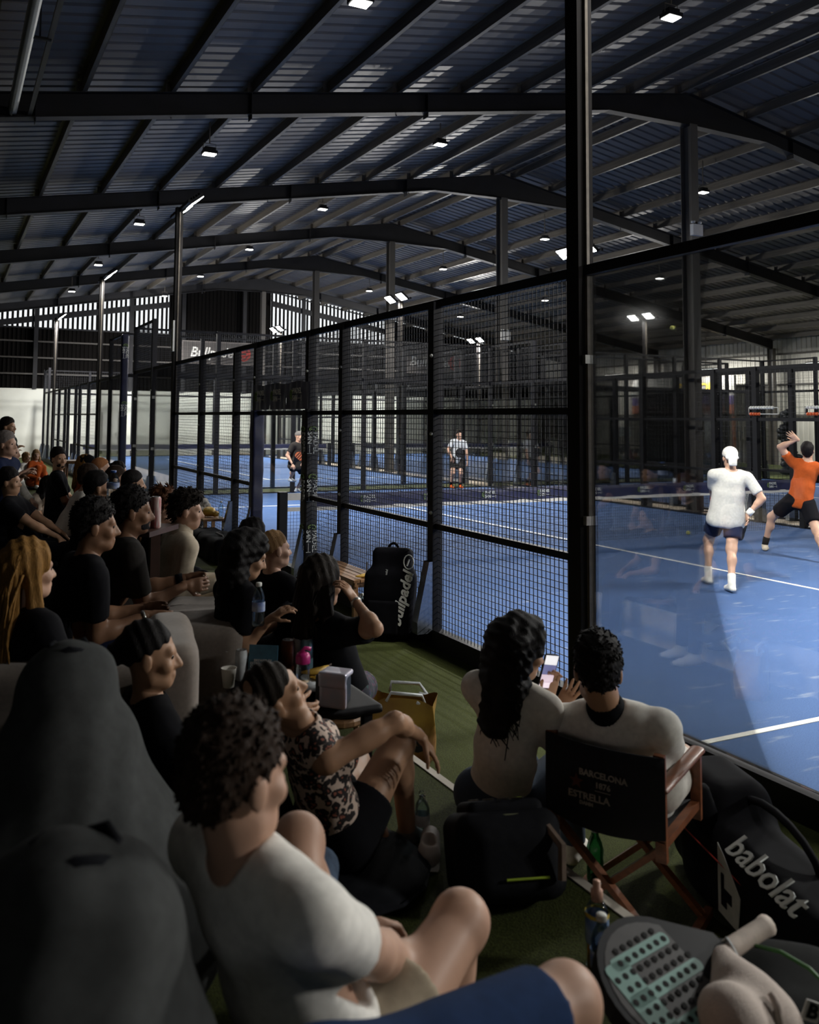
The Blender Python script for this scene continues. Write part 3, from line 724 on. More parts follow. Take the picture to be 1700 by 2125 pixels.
def head_sdf(S, L, R3, s, beard=0.0):
    def e(c, r, k=.02): S.ell(L(c), np.array(r)*s, k*s, R3)
    def c(a, b, ra, rb, k=.012): S.cap(L(a), L(b), ra*s, rb*s, k*s)
    e((0, -.018, .035), (.073, .094, .088), .01); e((0, .030, -.030), (.058, .062, .083), .03); e((0, .050, -.085), (.036, .036, .028), .03)
    c((-.042, .015, -.075), (-.02, .06, -.09), .022, .02, .02); c((.042, .015, -.075), (.02, .06, -.09), .022, .02, .02)
    c((0, .082, .012), (0, .106, -.030), .009, .014, .010); c((-.011, .092, -.034), (.011, .092, -.034), .011, .011, .008); c((-.038, .070, .022), (.038, .070, .022), .015, .015, .014)
    c((-.017, .086, -.062), (.017, .086, -.062), .0085, .0085, .007); c((-.014, .084, -.072), (.014, .084, -.072), .009, .009, .007)
    for sg in (-1, 1):
        e((sg*.076, -.008, -.012), (.010, .021, .032), .008); e((sg*.045, .060, -.028), (.022, .022, .022), .02)
        S.ell(L((sg*.031, .093, .003)), np.array((.016, .012, .010))*s, .008*s, R3, 'd')
def ball(V, F_, c, r, n=6):
    vs = []; fs = []
    for i in range(n+1):
        for j in range(2*n): a, b = pi*i/n, pi*j/n; vs.append(c+r*np.array((sin(a)*cos(b), sin(a)*sin(b), cos(a))))
    for i in range(n):
        for j in range(2*n): fs.append((i*2*n+j, (i+1)*2*n+j, (i+1)*2*n+(j+1) % (2*n), i*2*n+(j+1) % (2*n)))
    return np.array(vs), np.array(fs)
_rd = np.random.RandomState(4).normal(size=(9, 3)); _rp = np.random.RandomState(5).uniform(0, 6, 9)
def rough(x, y, z, fr):
    return sum(np.sin(fr*(.6+.12*i)*(d[0]*x+d[1]*y+d[2]*z)/np.linalg.norm(d)+p) for i, (d, p) in enumerate(zip(_rd, _rp)))*.38
def hair_obj(o, style, m, L, R3, s, vox, U, Fv, Rv, N, ln=0.30):
    S = SDF(); disp = None
    def e(c, r, k=.02, op='u'): S.ell(L(c), np.array(r)*s, k*s, R3, op)
    def ax(v): return R3 @ np.array(v, float)
    if style in ('short', 'crop', 'quiff', 'buzz', 'mop'):
        g = {'short': .014, 'crop': .010, 'quiff': .016, 'buzz': .005, 'mop': .030}[style]
        e((0, -.020, .046+g*.3), (.0745+g*.75, .0955+g*.8, .086+g*.9), .01)
        if style not in ('buzz',): e((0, -.060, -.012), (.060+g*.3, .050+g*.55, .062), .03)
        if style == 'quiff': e((0, .055, .105), (.06, .045, .035), .03)
        if style == 'mop': e((0, -.05, .0), (.088, .075, .10), .04); e((0, .06, .085), (.065, .04, .04), .03)
        lo_ = {'short': -.004, 'crop': .0, 'quiff': .004, 'buzz': .015, 'mop': -.035}[style]
        S.plane(L((0, 0, lo_)), ax((0, .66, -.75)), 'i', .012*s); S.plane(L((0, .088 if style != 'quiff' else .10, 0)), ax((0, 1, -.15)), 'i', .01)
        am = {'short': .0036, 'crop': .002, 'quiff': .006, 'buzz': .0008, 'mop': .012}[style]; fr = 170 if style != 'mop' else 85
        disp = lambda x, y, z: am*rough(x, y, z, fr)
    elif style == 'bun':
        e((0, -.020, .038), (.078, .100, .094), .01); S.plane(L((0, 0, .015)), ax((0, .55, -.83)), 'i', .008*s); S.plane(L((0, .085, 0)), ax((0, 1, -.2)), 'i', .01)
        e((0, -.115, .01), (.045, .042, .045), .02); disp = lambda x, y, z: .003*np.sin(160*x+60*z)
    elif style in ('long', 'curly', 'bob', 'tail', 'swept'):
        g = {'long': .016, 'curly': .022, 'bob': .022, 'tail': .012, 'swept': .016}[style]
        e((0, -.018, .040), (.073+g, .092+g, .087+g), .01); S.plane(L((0, .03, -.02)), ax((0, .80, -.60)), 'i', .008*s) if style in ('tail',) else S.plane(L((0, .062, -.0)), ax((0, .97, -.25)), 'i', .008*s)
        ctr = L((0, -.075, .02)); dn = -ZV*.93-Fv*.12
        if style == 'tail': S.cap(L((0, -.105, .03)), L((0, -.13, -.06)), .030*s, .026*s, .02); S.cap(L((0, -.13, -.06)), L((0, -.13, -.06))+dn*ln*.7, .028*s, .012*s, .02)
        elif style == 'bob': e((0, -.045, -.055), (.082, .07, .085), .03)
        else:
            w = {'long': .080, 'curly': .128, 'swept': .075}[style]*s
            mid = ctr+dn*ln*.5; end = ctr+dn*ln-Fv*.02
            S.cap(ctr, mid, w, w*1.08, .03, side=Rv, flat=.62); S.cap(mid, end, w*1.08, w*.75, .03, side=Rv, flat=.55)
            for sg in (-1, 1): S.cap(L((sg*.070, -.015, .02)), L((sg*.082, -.01, -.14)), .030*s, .032*s, .02); S.cap(L((sg*.082, -.01, -.14)), L((sg*.08, -.02, -.14))+dn*ln*.35, .032*s, .02*s, .02)
        if style == 'curly': disp = lambda x, y, z: .0062*rough(x, y, z, 105)
        else: disp = lambda x, y, z: .004*np.sin(140*x+18*z)+.003*np.sin(190*y+14*z)
    h = sdf_obj('hair', S, vox, m, o, disp=disp, it=1)
    if style in ('short', 'crop', 'quiff', 'mop') and vox < .0125:
        me = h.data; nv = len(me.vertices); co = np.empty(nv*3, np.float32); me.vertices.foreach_get('co', co); co = co.reshape(-1, 3); no = np.empty(nv*3, np.float32); me.vertex_normals.foreach_get('vector', no); no = no.reshape(-1, 3)
        rs = np.random.RandomState(nv); n = 420; pick = rs.randint(0, nv, n); Lh_ = {'short': .013, 'crop': .009, 'quiff': .026, 'mop': .040}[style]*s; Vt = []; Ft = []
        up_ = R3[:, 2]; bk = -R3[:, 1]
        for i in pick:
            p = co[i].astype(float); nn_ = no[i].astype(float); fl = bk*.5-up_*.45+rs.normal(size=3)*.35; fl = nrm(fl-nn_*(fl@nn_)); dd = nrm(nn_*.42+fl); ll = Lh_*rs.uniform(.6, 1.3); x = nrm(np.cross(dd, nn_+.01)); y = np.cross(dd, x); q = len(Vt); r0 = .0042*s
            for c_, rr, zz in ((p-nn_*.002, r0, 0), (p+dd*ll*.55+nn_*.002, r0*.8, .5)):
                for a_ in (0, 2.1, 4.2): Vt.append(c_+(x*cos(a_)+y*sin(a_))*rr)
            Vt.append(p+dd*ll-nn_*.001); Ft += [(q, q+1, q+4, q+3), (q+1, q+2, q+5, q+4), (q+2, q, q+3, q+5), (q+3, q+4, q+6), (q+4, q+5, q+6), (q+5, q+3, q+6)]
        st = link('hair_strands', mesh_from('hair_strands', np.array(Vt), Ft, m, smooth=True), o); st['kind'] = 'stuff'
    if style in ('curly', 'long', 'swept'):
        rg = random.Random(3); b = MB(); n = 120 if style == 'curly' else 40; off = worldloc(o)
        for i in range(n):
            u = rg.uniform(-1, 1); z0 = rg.uniform(-.06, .08); p0 = np.array(L((u*.085, -.075+.03*u*u, z0))); ll = ln*rg.uniform(.65, 1.12); pts = []; ph = rg.uniform(0, 6); am = .012 if style == 'curly' else .004
            for k in range(9):
                q = k/8; p = p0+(-ZV*.93-Fv*.12)*ll*q+Rv*(u*.045*q*(1.6 if style == 'curly' else .5))-Fv*(.035*sin(pi*q)+.012)+Rv*am*sin(ph+k*1.9)+Fv*am*cos(ph+k*1.7); pts.append(tuple(p))
            b.tube(pts, [(.0042 if style == 'curly' else .006)*(1-.5*k/8) for k in range(9)], 4)
        st = b.build('hair_strands', m, o, smooth=True); st['kind'] = 'stuff'
    return h
def person(label, head, body=60, face=None, pitch=0, roll=0, lean=5, side=0, s=0.96, w=1.0, sex='m', pelvis=None, arms=None, legs=None, shirt=None, sleeve=0.62, pants=None, plen='long',
           shoes=None, hair=('short', 'dark'), hl=.30, tone='tan', d=None, handk=None, extra=None, tank=False, vox=None, wr=0.0, seatz=None, group='spectators', neck=1.0, npos=None, plf=.70, tuck=.46, belly=1.0, beard=None, sock=None, hem=0.0):
    hp = np.array(head[:3], float) if len(head) == 3 and head[2] > 50 else None
    dist = head[2]; Hc = at(*head); face = body if face is None else face
    Fv, Rv = facing(body); Hf0, Hr = facing(face); a = radians(pitch); Hf = Hf0*cos(a)-ZV*sin(a); Hu = np.cross(Hr, Hf)
    if roll: r = radians(roll); Hr, Hu = Hr*cos(r)-Hu*sin(r), Hu*cos(r)+Hr*sin(r)
    R3 = np.stack([Hr, Hf, Hu], 1); L = lambda p: Hc+R3 @ (np.array(p, float)*s)
    la, sa = radians(lean), radians(side); U = nrm(ZV*cos(la)*cos(sa)+Fv*sin(la)+Rv*sin(sa)); Ft = nrm(np.cross(U, Rv)); Rt = np.cross(Ft, U)
    N = Hc-(U*.55+Hu*.45)*.165*s*neck-Hf*.015*s
    if npos is not None: N = np.array(npos, float)
    P = np.array(pelvis, float) if pelvis is not None else N-U*.50*s
    U = nrm(N-P); Ft = nrm(np.cross(U, Rt)); Rt = np.cross(Ft, U); TL = np.linalg.norm(N-P)
    ww = w*(1.0 if sex == 'm' else .87); sh = .178*ww*s
    Sh = {'R': N-U*.05*s+Rt*sh, 'L': N-U*.05*s-Rt*sh}; Hp = {'R': P+Rt*.092*s, 'L': P-Rt*.092*s}
    A1, A2, T1, T2 = .285*s, .25*s, .425*s, .425*s
    arms = arms or {}; legs = legs or {}; El, Wr, Kn, An = {}, {}, {}, {}
    for k, sg in (('R', 1), ('L', -1)):
        if k in arms: t, pole = arms[k][:2]
        else: t, pole = P+Fv*.30*s+ZV*.13*s+Rv*sg*.10*s, Rv*sg*.7-Fv*.5-ZV*.3
        El[k], Wr[k] = ik(Sh[k], t, A1, A2, pole)
        if k in legs: t, pole = legs[k][:2]
        else: t, pole = P+Fv*tuck*s+Rv*sg*.13*s-ZV*((P[2]-(seatz if seatz is not None else ZD))-.09), Fv+ZV*.8
        Kn[k], An[k] = ik(Hp[k], t, T1, T2, pole)
    base = np.array([P[0], P[1], min(An['L'][2], An['R'][2], P[2])-.08])
    vb = vox or min(max(dist*.0027, .0098), .020); vh = min(max(dist*.0016, .0052), .0115); fem = sex == 'f'
    # ---- skin
    S = SDF()
    def torso(S, g=0.0, lowcut=False):
        S.cap(P+U*.02*s, P+U*.24*s, (.135*ww*belly+g)*s**.5, (.122*ww*belly+g), .05, side=Rt, flat=.74)
        S.cap(P+U*.27*s, N-U*.12*s, (.128*ww*belly+g), (.138*ww+g), .05, side=Rt, flat=.72)
        S.cap(Sh['L']*.93+Sh['R']*.07, Sh['R']*.93+Sh['L']*.07, .055*s+g, .055*s+g, .05); S.cap(N-U*.02*s, (Sh['R']+N)/2+U*.0*s, .050*s+g, .050*s+g, .05); S.cap(N-U*.02*s, (Sh['L']+N)/2, .050*s+g, .050*s+g, .05)
        if fem:
            for sg in (-1, 1): S.ell(P+U*.325*s+Rt*sg*.068*s+Ft*.085*s, np.array((.055, .055, .055))*s+g, .04)
    torso(S, -.004)
    S.cap(N-U*.03*s, Hc-Hu*.055*s-Hf*.018*s, (.058 if not fem else .050)*s, (.054 if not fem else .046)*s, .03)
    S.ell(P, np.array((.165, .115, .10))*s, .04, np.stack([Rt, Ft, U], 1))
    for k in 'LR':
        ar = 1.0 if not fem else .86
        S.cap(Sh[k], El[k], .050*s*ar, .039*s*ar, .03); S.cap(El[k], Wr[k], .041*s*ar, .026*s*ar, .025); S.cap(Sh[k]*.5+El[k]*.5, Sh[k]*.3+El[k]*.7, .044*s*ar, .044*s*ar, .03); q = El[k]*.72+Wr[k]*.28; S.ell(q, np.array((.043, .043, .043))*s*ar, .03)
        S.cap(Hp[k], Kn[k], .088*s, .060*s, .04); S.ell(Kn[k], np.array((.058, .058, .058))*s, .03); S.cap(Kn[k], An[k], .052*s, .036*s, .03)
        bk = nrm(np.cross(np.cross(An[k]-Kn[k], Hp[k]-Kn[k]), An[k]-Kn[k])+1e-6); S.ell(Kn[k]*.68+An[k]*.32+bk*.020*s, np.array((.050, .050, .062))*s, .04)
    Vs, Fs, Ms = [], [], []
    def addm(V, Fq, mi=0): Fs.append(Fq+sum(len(v) for v in Vs)); Vs.append(V); Ms.append(np.full(len(Fq), mi))
    V, Fq = S.mesh(vb); addm(relax(V, Fq, 1), Fq)
    S = SDF(); head_sdf(S, L, R3, s); S.cap(N+U*.03*s, Hc-Hu*.055*s-Hf*.018*s, (.057 if not fem else .049)*s, (.054 if not fem else .046)*s, .03)
    V, Fq = S.mesh(vh); addm(relax(V, Fq, 1, .4), Fq)
    for k, sg in (('R', 1), ('L', -1)):
        hk = (handk or {}).get(k, {}); S = SDF(); fd = nrm(Wr[k]-El[k]); dd = nrm(hk.get('dir', fd*.8+np.array((0, 0, -.25)))); pn = hk.get('palm', -ZV*.9-Rv*sg*.3); pn = np.array(pn, float); th = hk.get('thumb', None)
        if th is None: th = np.cross(dd, nrm(pn))*(-sg)
        hand_sdf(S, Wr[k], dd, pn, hk.get('curl', .45), np.array(th, float), s*(1.0 if not fem else .92), hk.get('spread', 0.0)); V, Fq = S.mesh(min(max(dist*.0014, .0044), .009)); addm(relax(V, Fq, 1, .3), Fq)
    if dist < 30:
        for sg in (-1, 1): V, Fq = ball(None, None, L((sg*.031, .0755, .003)), .0105*s, 5); addm(V, Fq, 1)
    V = np.concatenate(Vs); o = link('person', mesh_from('person', V-base, np.concatenate(Fs), [skin(tone), EYE], np.concatenate(Ms), True)); o.location = base
    tag(o, label, 'person', group)
    # ---- clothes
    def cutbox(S, c, dr, r=.11, k=.006): dr = nrm(dr); x = nrm(np.cross(dr, (.3, .2, .93))); y = np.cross(dr, x); S.box(np.array(c)+dr*.09, (r, r, .09), .0, k, np.stack([x, y, dr], 1), 'd')
    if shirt is not None:
        S = SDF(); torso(S, .010); S.cap(P-U*(.02+hem)*s, P+U*.2*s, (.158+.5*hem)*ww*s*belly, .138*ww*s*belly, .05, side=Rt, flat=.82)
        for k in 'LR':
            if tank: continue
            if sleeve > .9: S.cap(Sh[k], El[k], .066*s, .056*s, .03); S.cap(El[k], Wr[k], .056*s, .040*s, .03); cutbox(S, Wr[k], Wr[k]-El[k], .07)
            else: e = Sh[k]*(1-sleeve)+El[k]*sleeve; S.cap(Sh[k], e+nrm(El[k]-Sh[k])*.03, .066*s, .064*s, .03); cutbox(S, e, El[k]-Sh[k], .085)
        S.cap(N+U*.035*s-Ft*.004, N+U*.16*s, .064*s, .075*s, .01, op='d')
        if sleeve < .9: S.plane(P-U*(.10+hem)*s, -U, 'i', .006)
        else: cutbox(S, P-U*(.10+hem)*s, -U, .28)
        if tank:
            for k in 'LR': S.ell(Sh[k]+(Sh[k]-N)*.28-U*.02, np.array((.085, .085, .085))*s, .02, op='d')
        sdf_obj('top' if tank else 'shirt', S, vb, shirt, o, disp=wrinkle(wr, 34, U*.6+Rt*.5) if wr else wrinkle(.0035, 30), it=1)
    if pants is not None:
        S = SDF(); S.ell(P+U*.01, np.array((.172, .126, .122))*s*(.97 if fem else 1), .04, np.stack([Rt, Ft, U], 1))
        for k in 'LR':
            if plen == 'short':
                e = Hp[k]*(1-plf)+Kn[k]*plf; S.cap(Hp[k], e+nrm(Kn[k]-Hp[k])*.03, .110*s, .098*s, .05); cutbox(S, e, Kn[k]-Hp[k], .14)
            else: S.cap(Hp[k], Kn[k], .104*s, .078*s, .05); S.cap(Kn[k], An[k], .074*s, .055*s, .04); cutbox(S, An[k]*.97+Kn[k]*.03, An[k]-Kn[k], .08)
        sdf_obj('shorts' if plen == 'short' else 'trousers', S, vb, pants, o, disp=wrinkle(.005, 26, (.5, .5, .8), 2.0), it=1)
    for k, sg in (('R', 1), ('L', -1)):
        fdir = (legs.get(k) or (0, 0))[2] if k in legs and len(legs[k]) > 2 else Fv
        fdir = nrm(fdir); A = An[k]; dn = -ZV if abs(fdir[2]) < .5 else nrm(An[k]-Kn[k]); x = nrm(np.cross(fdir, -dn))
        heel = A-fdir*.045*s+dn*.055*s; ball_ = A+fdir*.115*s+dn*.062*s; toe = A+fdir*.175*s+dn*.066*s
        S = SDF(); S.cap(heel, ball_, .036*s, .044*s, .02, side=x, flat=.8); S.cap(ball_, toe, .043*s, .030*s, .02, side=x, flat=.65); S.cap(A+dn*.01, A+dn*.04*s+fdir*.05*s, .045*s, .040*s, .03); S.plane(A+dn*.092*s, dn, 'i', .004)
        if shoes is not None: sdf_obj('shoe', S, max(.006, min(vb, .010)), shoes, o, it=1)
        else:
            sdf_obj('foot', S, max(.006, min(vb, .010)), skin(tone), o, it=1)
        if sock is not None:
            S = SDF(); up_ = An[k]*.72+Kn[k]*.28; S.cap(A, up_, .042*s, .047*s, .01); cutbox(S, up_, up_-A, .07); sdf_obj('sock', S, max(.006, min(vb, .010)), sock, o, it=1)
    if hair is not None: hair_obj(o, hair[0], HAIR[hair[1]], L, R3, s, vh*1.15, U, Hf0 if hair[0] != 'swept' else Fv, Hr, N, hl)
    if beard:
        S = SDF(); S.ell(L((0, .040, -.072)), np.array((.056, .056, .050))*s, .02*s, R3); S.ell(L((0, .075, -.050)), np.array((.030, .022, .012))*s, .01, R3); S.plane(L((0, 0, -.035)), R3 @ np.array((0, -.35, 1.0)), 'i', .006); S.ell(L((0, .094, -.066)), np.array((.022, .012, .008))*s, .004, R3, 'd')
        sdf_obj('beard', S, vh, HAIR[beard], o, it=1)
    J = dict(o=o, N=N, P=P, U=U, R=Rt, F=Ft, Sh=Sh, El=El, Wr=Wr, Hp=Hp, Kn=Kn, An=An, L=L, R3=R3, Hc=Hc, s=s)
    return J
# ================================================================== BACKGROUND THINGS
RED = mat('logo_red', (0.42, 0.03, 0.02), .6, var=.1); DARKP = mat('sign_board', (0.055, 0.048, 0.045), .6, var=.3, scale=1.5); WHT = mat('white_letter', (0.72, 0.72, 0.68), .6, var=.04)
def bull_sign(xa, xb, z0, z1, label):
    y = Y1-.14; t = thing('wall_sign', label, 'sign', ((xa+xb)/2, y, z0), group='wall signs')
    MB().mm((xa, y-.03, z0), (xb, y+.03, z1)).build('panel', DARKP, t)
    f = MB(); w = .06
    f.mm((xa-w, y-.05, z0-w), (xb+w, y-.02, z0)); f.mm((xa-w, y-.05, z1), (xb+w, y-.02, z1+w)); f.mm((xa-w, y-.05, z0), (xa, y-.02, z1)); f.mm((xb, y-.05, z0), (xb+w, y-.02, z1)); f.build('sign_frame', mat('frame_grey', (.16, .14, .13), .5, var=.1), t)
    h = z1-z0; c = (z0+z1)/2
    M = frame(((xa+xb)/2-.32, y-.035, c), (1, 0, 0), (0, 0, 1), (0, -1, 0)); lettering('Bullpadel', h*.66, WHT, M, t, shear=.25, bold=.012, sx=.95, ext=.004)
    b = MB(); cx = xb-.55; b.lathe([(h*.36, 0), (h*.36, .01), (0, .012)], (cx, y-.032, c), 24, axis=(0, -1, 0)); b.build('logo_disc', RED, t)
    b = MB(); b.tube([(cx+h*.2*cos(a), y-.045, c+h*.26*sin(a)) for a in np.linspace(.3, 5.9, 14)], .03, 5); b.mm((cx-.16, y-.05, c-.05), (cx+.14, y-.043, c+.04)); b.build('logo_mark', DARKP, t)
bull_sign(7.06, 10.95, 4.78, 5.87, 'dark sign with white lettering and a red disc, left of the ridge'); bull_sign(20.35, 24.3, 4.7, 5.92, 'dark sign with white lettering and a red disc, seen through the mesh right of centre')
# roller doors and openings in the far wall
t = thing('door_1', None, None, (21.5, Y1, 0), kind='structure'); MB().mm((20.3, Y1-.06, 0), (22.6, Y1-.01, 3.0)).build('door_leaf', mat('dark_door', (.03, .035, .04), .5, var=.2), t)
# narrow white door panel at far left behind the court
t = thing('door_2', None, None, (3.4, Y1, 0), kind='structure'); MB().mm((3.1, Y1-.05, 0), (3.85, Y1-.01, 2.05)).build('door_leaf', mat('white_door', (.75, .76, .72), .6, var=.03), t); MB().mm((3.0, Y1-.07, 0), (3.1, Y1, 2.12)).build('door_frame', BLACKM, t); MB().mm((3.85, Y1-.07, 0), (3.95, Y1, 2.12)).build('door_frame', BLACKM, t); MB().mm((3.74, Y1-.09, .95), (3.8, Y1-.05, 1.08)).build('door_handle', ZINC, t)
# emergency light boxes on the ridge columns
EMB = mat('white_plastic', (.62, .62, .60), .5, var=.05)
for yf, z, lb in ((2.98, 6.0, 'white emergency light box high on the nearest ridge column'), (10.08, 4.3, 'small white box on the second ridge column'), (17.15, 5.6, 'white emergency light box on the third ridge column')):
    t = thing('emergency_light', lb, 'light', (RIDGE, yf-.2, z), group='emergency lights'); MB().mm((RIDGE-.16, yf-.24, z-.12), (RIDGE+.12, yf-.15, z+.12)).build('housing', EMB, t)
    for sx in (-.12, .06): MB().lathe([(0.0, 0), (.045, .01), (.045, .05), (0, .06)], (RIDGE+sx, yf-.2, z+.14), 10).build('lamp_head', EMB, t, smooth=True)
# fire extinguisher by the nearest ridge column
t = thing('fire_extinguisher', 'red fire extinguisher standing by the nearest ridge column', 'extinguisher', (10.62, 2.62, 0))
MB().lathe([(.0, 0), (.075, .01), (.08, .05), (.08, .40), (.06, .47), (.025, .50), (.025, .53), (0, .53)], (10.62, 2.62, -.01), 16).build('cylinder', RED, t, smooth=True); MB().mm((10.56, 2.6, .53), (10.66, 2.64, .56)).build('lever', BLACKM, t); MB().tube([(10.62, 2.62, .53), (10.72, 2.6, .45), (10.73, 2.6, .15)], .012, 6).build('hose', BLACKM, t); MB().mm((10.55, 2.53, .2), (10.69, 2.545, .34)).build('data_label', WHT, t)
# score counters with beads on the far fence
for i, (ya, yb, lb) in enumerate(((.45, 1.1, 'bead score counter on the far fence, left of the orange player'), (-.95, -.12, 'bead score counter on the far fence at the right edge'))):
    t = thing('score_counter', lb, 'scoreboard', (9.93, (ya+yb)/2, 2.05), group='score counters')
    MB().tube([(9.93, yb, 2.165), (9.93, ya, 2.165), (9.93, ya, 2.045), (9.93, yb, 2.045), (9.93, yb, 2.165)], .009, 6).build('wire_frame', WHT, t)
    for k in range(9): MB().lathe([(0, -.034), (.024, -.024), (.034, 0), (.024, .024), (0, .034)], (9.93, yb-.05-.06*k, 2.165), 10).build('bead', WHT, t, smooth=True)
    for k in range(4): MB().lathe([(0, -.034), (.024, -.024), (.034, 0), (.024, .024), (0, .034)], (9.93, yb-.05-.06*k, 2.045), 10).build('bead', mat('orange_bead', (.62, .10, .02), .4, var=.1), t, smooth=True)
    MB().mm((9.93, yb-.02, 2.03), (9.97, yb+.02, 2.18)).build('mount', BLACKM, t)
# potted palms
LEAF = mat('palm_leaf', (0.035, 0.085, 0.020), .5, var=.4, scale=6); POT = mat('dark_pot', (.03, .03, .032), .5, var=.2)
def palm(x, y, h, label, seed):
    rg = random.Random(seed); t = thing('potted_palm', label, 'plant', (x, y, 0), group='potted palms')
    MB().lathe([(.14, 0), (.19, .30), (.20, .34), (.17, .34), (.16, .30), (0, .30)], (x, y, 0), 16).build('pot', POT, t, smooth=True)
    for k in range(16):
        a = k*2.4+rg.uniform(-.3, .3); el = rg.uniform(1.08, 1.45); L = h*rg.uniform(.55, .85); b = MB(); pts = []
        for q in np.linspace(0, 1, 9): r = L*q*cos(el)*(1+.3*q); z = .34+L*q*sin(el)*1.15-.28*L*q*q*(1.4-el*.6); pts.append(Vector((x+r*cos(a), y+r*sin(a), z)))
        b.tube(pts, [.009*(1-.7*i/8) for i in range(9)], 4)
        sd = Vector((-sin(a), cos(a), 0))
        for i in range(2, 9):
            for sg in (-1, 1):
                for m_ in (0, .5):
                    p = pts[i-1].lerp(pts[i], m_); tt = (pts[i]-pts[i-1]).normalized(); e = p+(sd*sg*.8+tt*.8+Vector((0, 0, -.25))).normalized()*(.20*sin(pi*min(1, (i+m_)/8.6))+.05); w = tt*.011
                    b.add([p-w, p+w, e, (p+e)/2+Vector((0, 0, .006))], [(0, 1, 2), (0, 2, 3)])
        b.build('frond', LEAF, t)
palm(13.6, 10.6, 2.0, 'leafy potted palm just right of the nearest light pole', 1); palm(14.4, 16.4, 2.0, 'potted palm behind the player in white', 2); palm(13.9, 33.4, 2.9, 'potted palm behind the player in charcoal', 3)
# white counter with a till
t = thing('reception_counter', 'white reception counter far behind the mesh', 'counter', (24.6, 28.6, 0)); MB().mm((23.4, 28.2, -.1), (26.6, 29.0, 1.0)).build('counter_body', WHT, t); MB().mm((23.3, 28.1, 1.0), (26.7, 29.1, 1.06)).build('counter_top', DARKP, t)
t = thing('till_screen', 'small till screen on the white counter', 'screen', (25.2, 28.6, 1.06)); MB().mm((25.05, 28.55, 1.06), (25.45, 28.65, 1.4)).build('screen', mat('till_panel', (.6, .6, .58), .4, var=.05), t); MB().mm((25.2, 28.5, 1.06), (25.3, 28.7, 1.1)).build('stand', BLACKM, t)
t = thing('menu_board', 'pale board standing behind the white counter', 'board', (25.9, 29.6, 0)); MB().mm((25.3, 29.6, .9), (26.2, 29.65, 2.1)).build('board', mat('menu_pale', (.5, .42, .36), .6, var=.3, scale=5), t); MB().mm((25.4, 29.6, -.1), (25.46, 29.65, .9)).build('leg', BLACKM, t); MB().mm((26.04, 29.6, -.1), (26.1, 29.65, .9)).build('leg', BLACKM, t)
# old van turned into a stall, with a striped canopy and sign behind it
BODY = mat('van_cream', (.36, .33, .26), .5, var=.15, scale=2); VD = mat('van_dark', (.02, .02, .022), .4, var=.2)
vx, vy = 27.2, 21.2
van = thing('van', 'old cream van with a spoked wheel parked behind the far right court', 'van', (vx, vy, -.01))
S = SDF(); S.box((vx, vy-.7, 1.25), (.75, 1.75, .72), .10); S.box((vx, vy+1.7, 1.05), (.72, .75, .50), .12); S.plane((vx, vy+2.3, 1.5), (0, .75, .6), 'i', .05)
for yy in (vy-1.6, vy+1.45): S.cap((vx-1.2, yy, .36), (vx+1.2, yy, .36), .42, .42, .01, op='d')
sdf_obj('body', S, .045, BODY, van)
MB().mm((vx-.86, vy-2.5, .38), (vx+.86, vy+2.5, .58)).build('sill', VD, van)
for xx in (vx-.80, vx+.62):
    for yy in (vy-1.6, vy+1.45):
        w = MB().lathe([(.33, 0), (.36, .03), (.36, .15), (.33, .18), (.2, .18), (0, .17)], (xx, yy, .36), 20, axis=(1, 0, 0)).build('wheel', VD, van, smooth=True)
        b = MB(); b.lathe([(0, 0), (.10, .0), (.10, .02), (0, .02)], (xx-.02, yy, .36), 12, axis=(1, 0, 0))
        for k in range(6): a = k*pi/3; b.bar((xx-.01, yy+.06*cos(a), .36+.06*sin(a)), (xx-.01, yy+.23*cos(a), .36+.23*sin(a)), .05, .02, up=(1, 0, 0))
        b.build('hub_cap', mat('hub_tan', (.4, .34, .24), .4, .3, var=.1), w)
MB().mm((vx-.87, vy+.95, 1.15), (vx-.84, vy+1.75, 1.62)).build('side_window', mat('pale_window', (.55, .58, .58), .2, var=.05), van); MB().mm((vx-.87, vy-2.1, .9), (vx-.855, vy+.6, .93)).build('body_trim', VD, van)
b = MB()
for k in range(5): b.mm((vx-.83, vy+2.46, .62+.07*k), (vx+.83, vy+2.50, .65+.07*k))
b.build('grille', ZINC, van); [MB().lathe([(0, .06), (.09, .04), (.10, 0), (.10, -.05)], (vx+sx, vy+2.44, .75), 12, axis=(0, 1, 0)).build('headlight', WHT, van, smooth=True) for sx in (-.55, .55)]
t = thing('stall_sign', 'dim stall fascia with yellow lettering and a purple stripe above the van', 'sign', (29.4, 21.5, 2.2))
MB().mm((29.3, 18.5, 2.2), (29.45, 25.2, 4.1)).build('fascia', mat('fascia_grey', (.16, .16, .15), .7, var=.2), t); MB().mm((29.25, 18.5, 2.75), (29.3, 25.2, 3.15)).build('purple_stripe', mat('stripe_purple', (.05, .035, .12), .7, var=.2), t); MB().mm((29.25, 18.5, 2.3), (29.3, 25.2, 2.72)).build('rust_stripe', mat('stripe_rust', (.20, .06, .03), .7, var=.3), t)
lettering('SO DOME', .62, mat('yellow_letter', (.55, .36, .03), .6, var=.15), frame((29.28, 20.6, 3.55), (0, -1, 0), (0, 0, 1), (-1, 0, 0)), t, bold=.02)
for yy in (18.6, 25.1): MB().mm((29.3, yy-.06, -.1), (29.42, yy+.06, 2.2)).build('post', mat('copper_post', (.22, .09, .05), .6, var=.2), t)
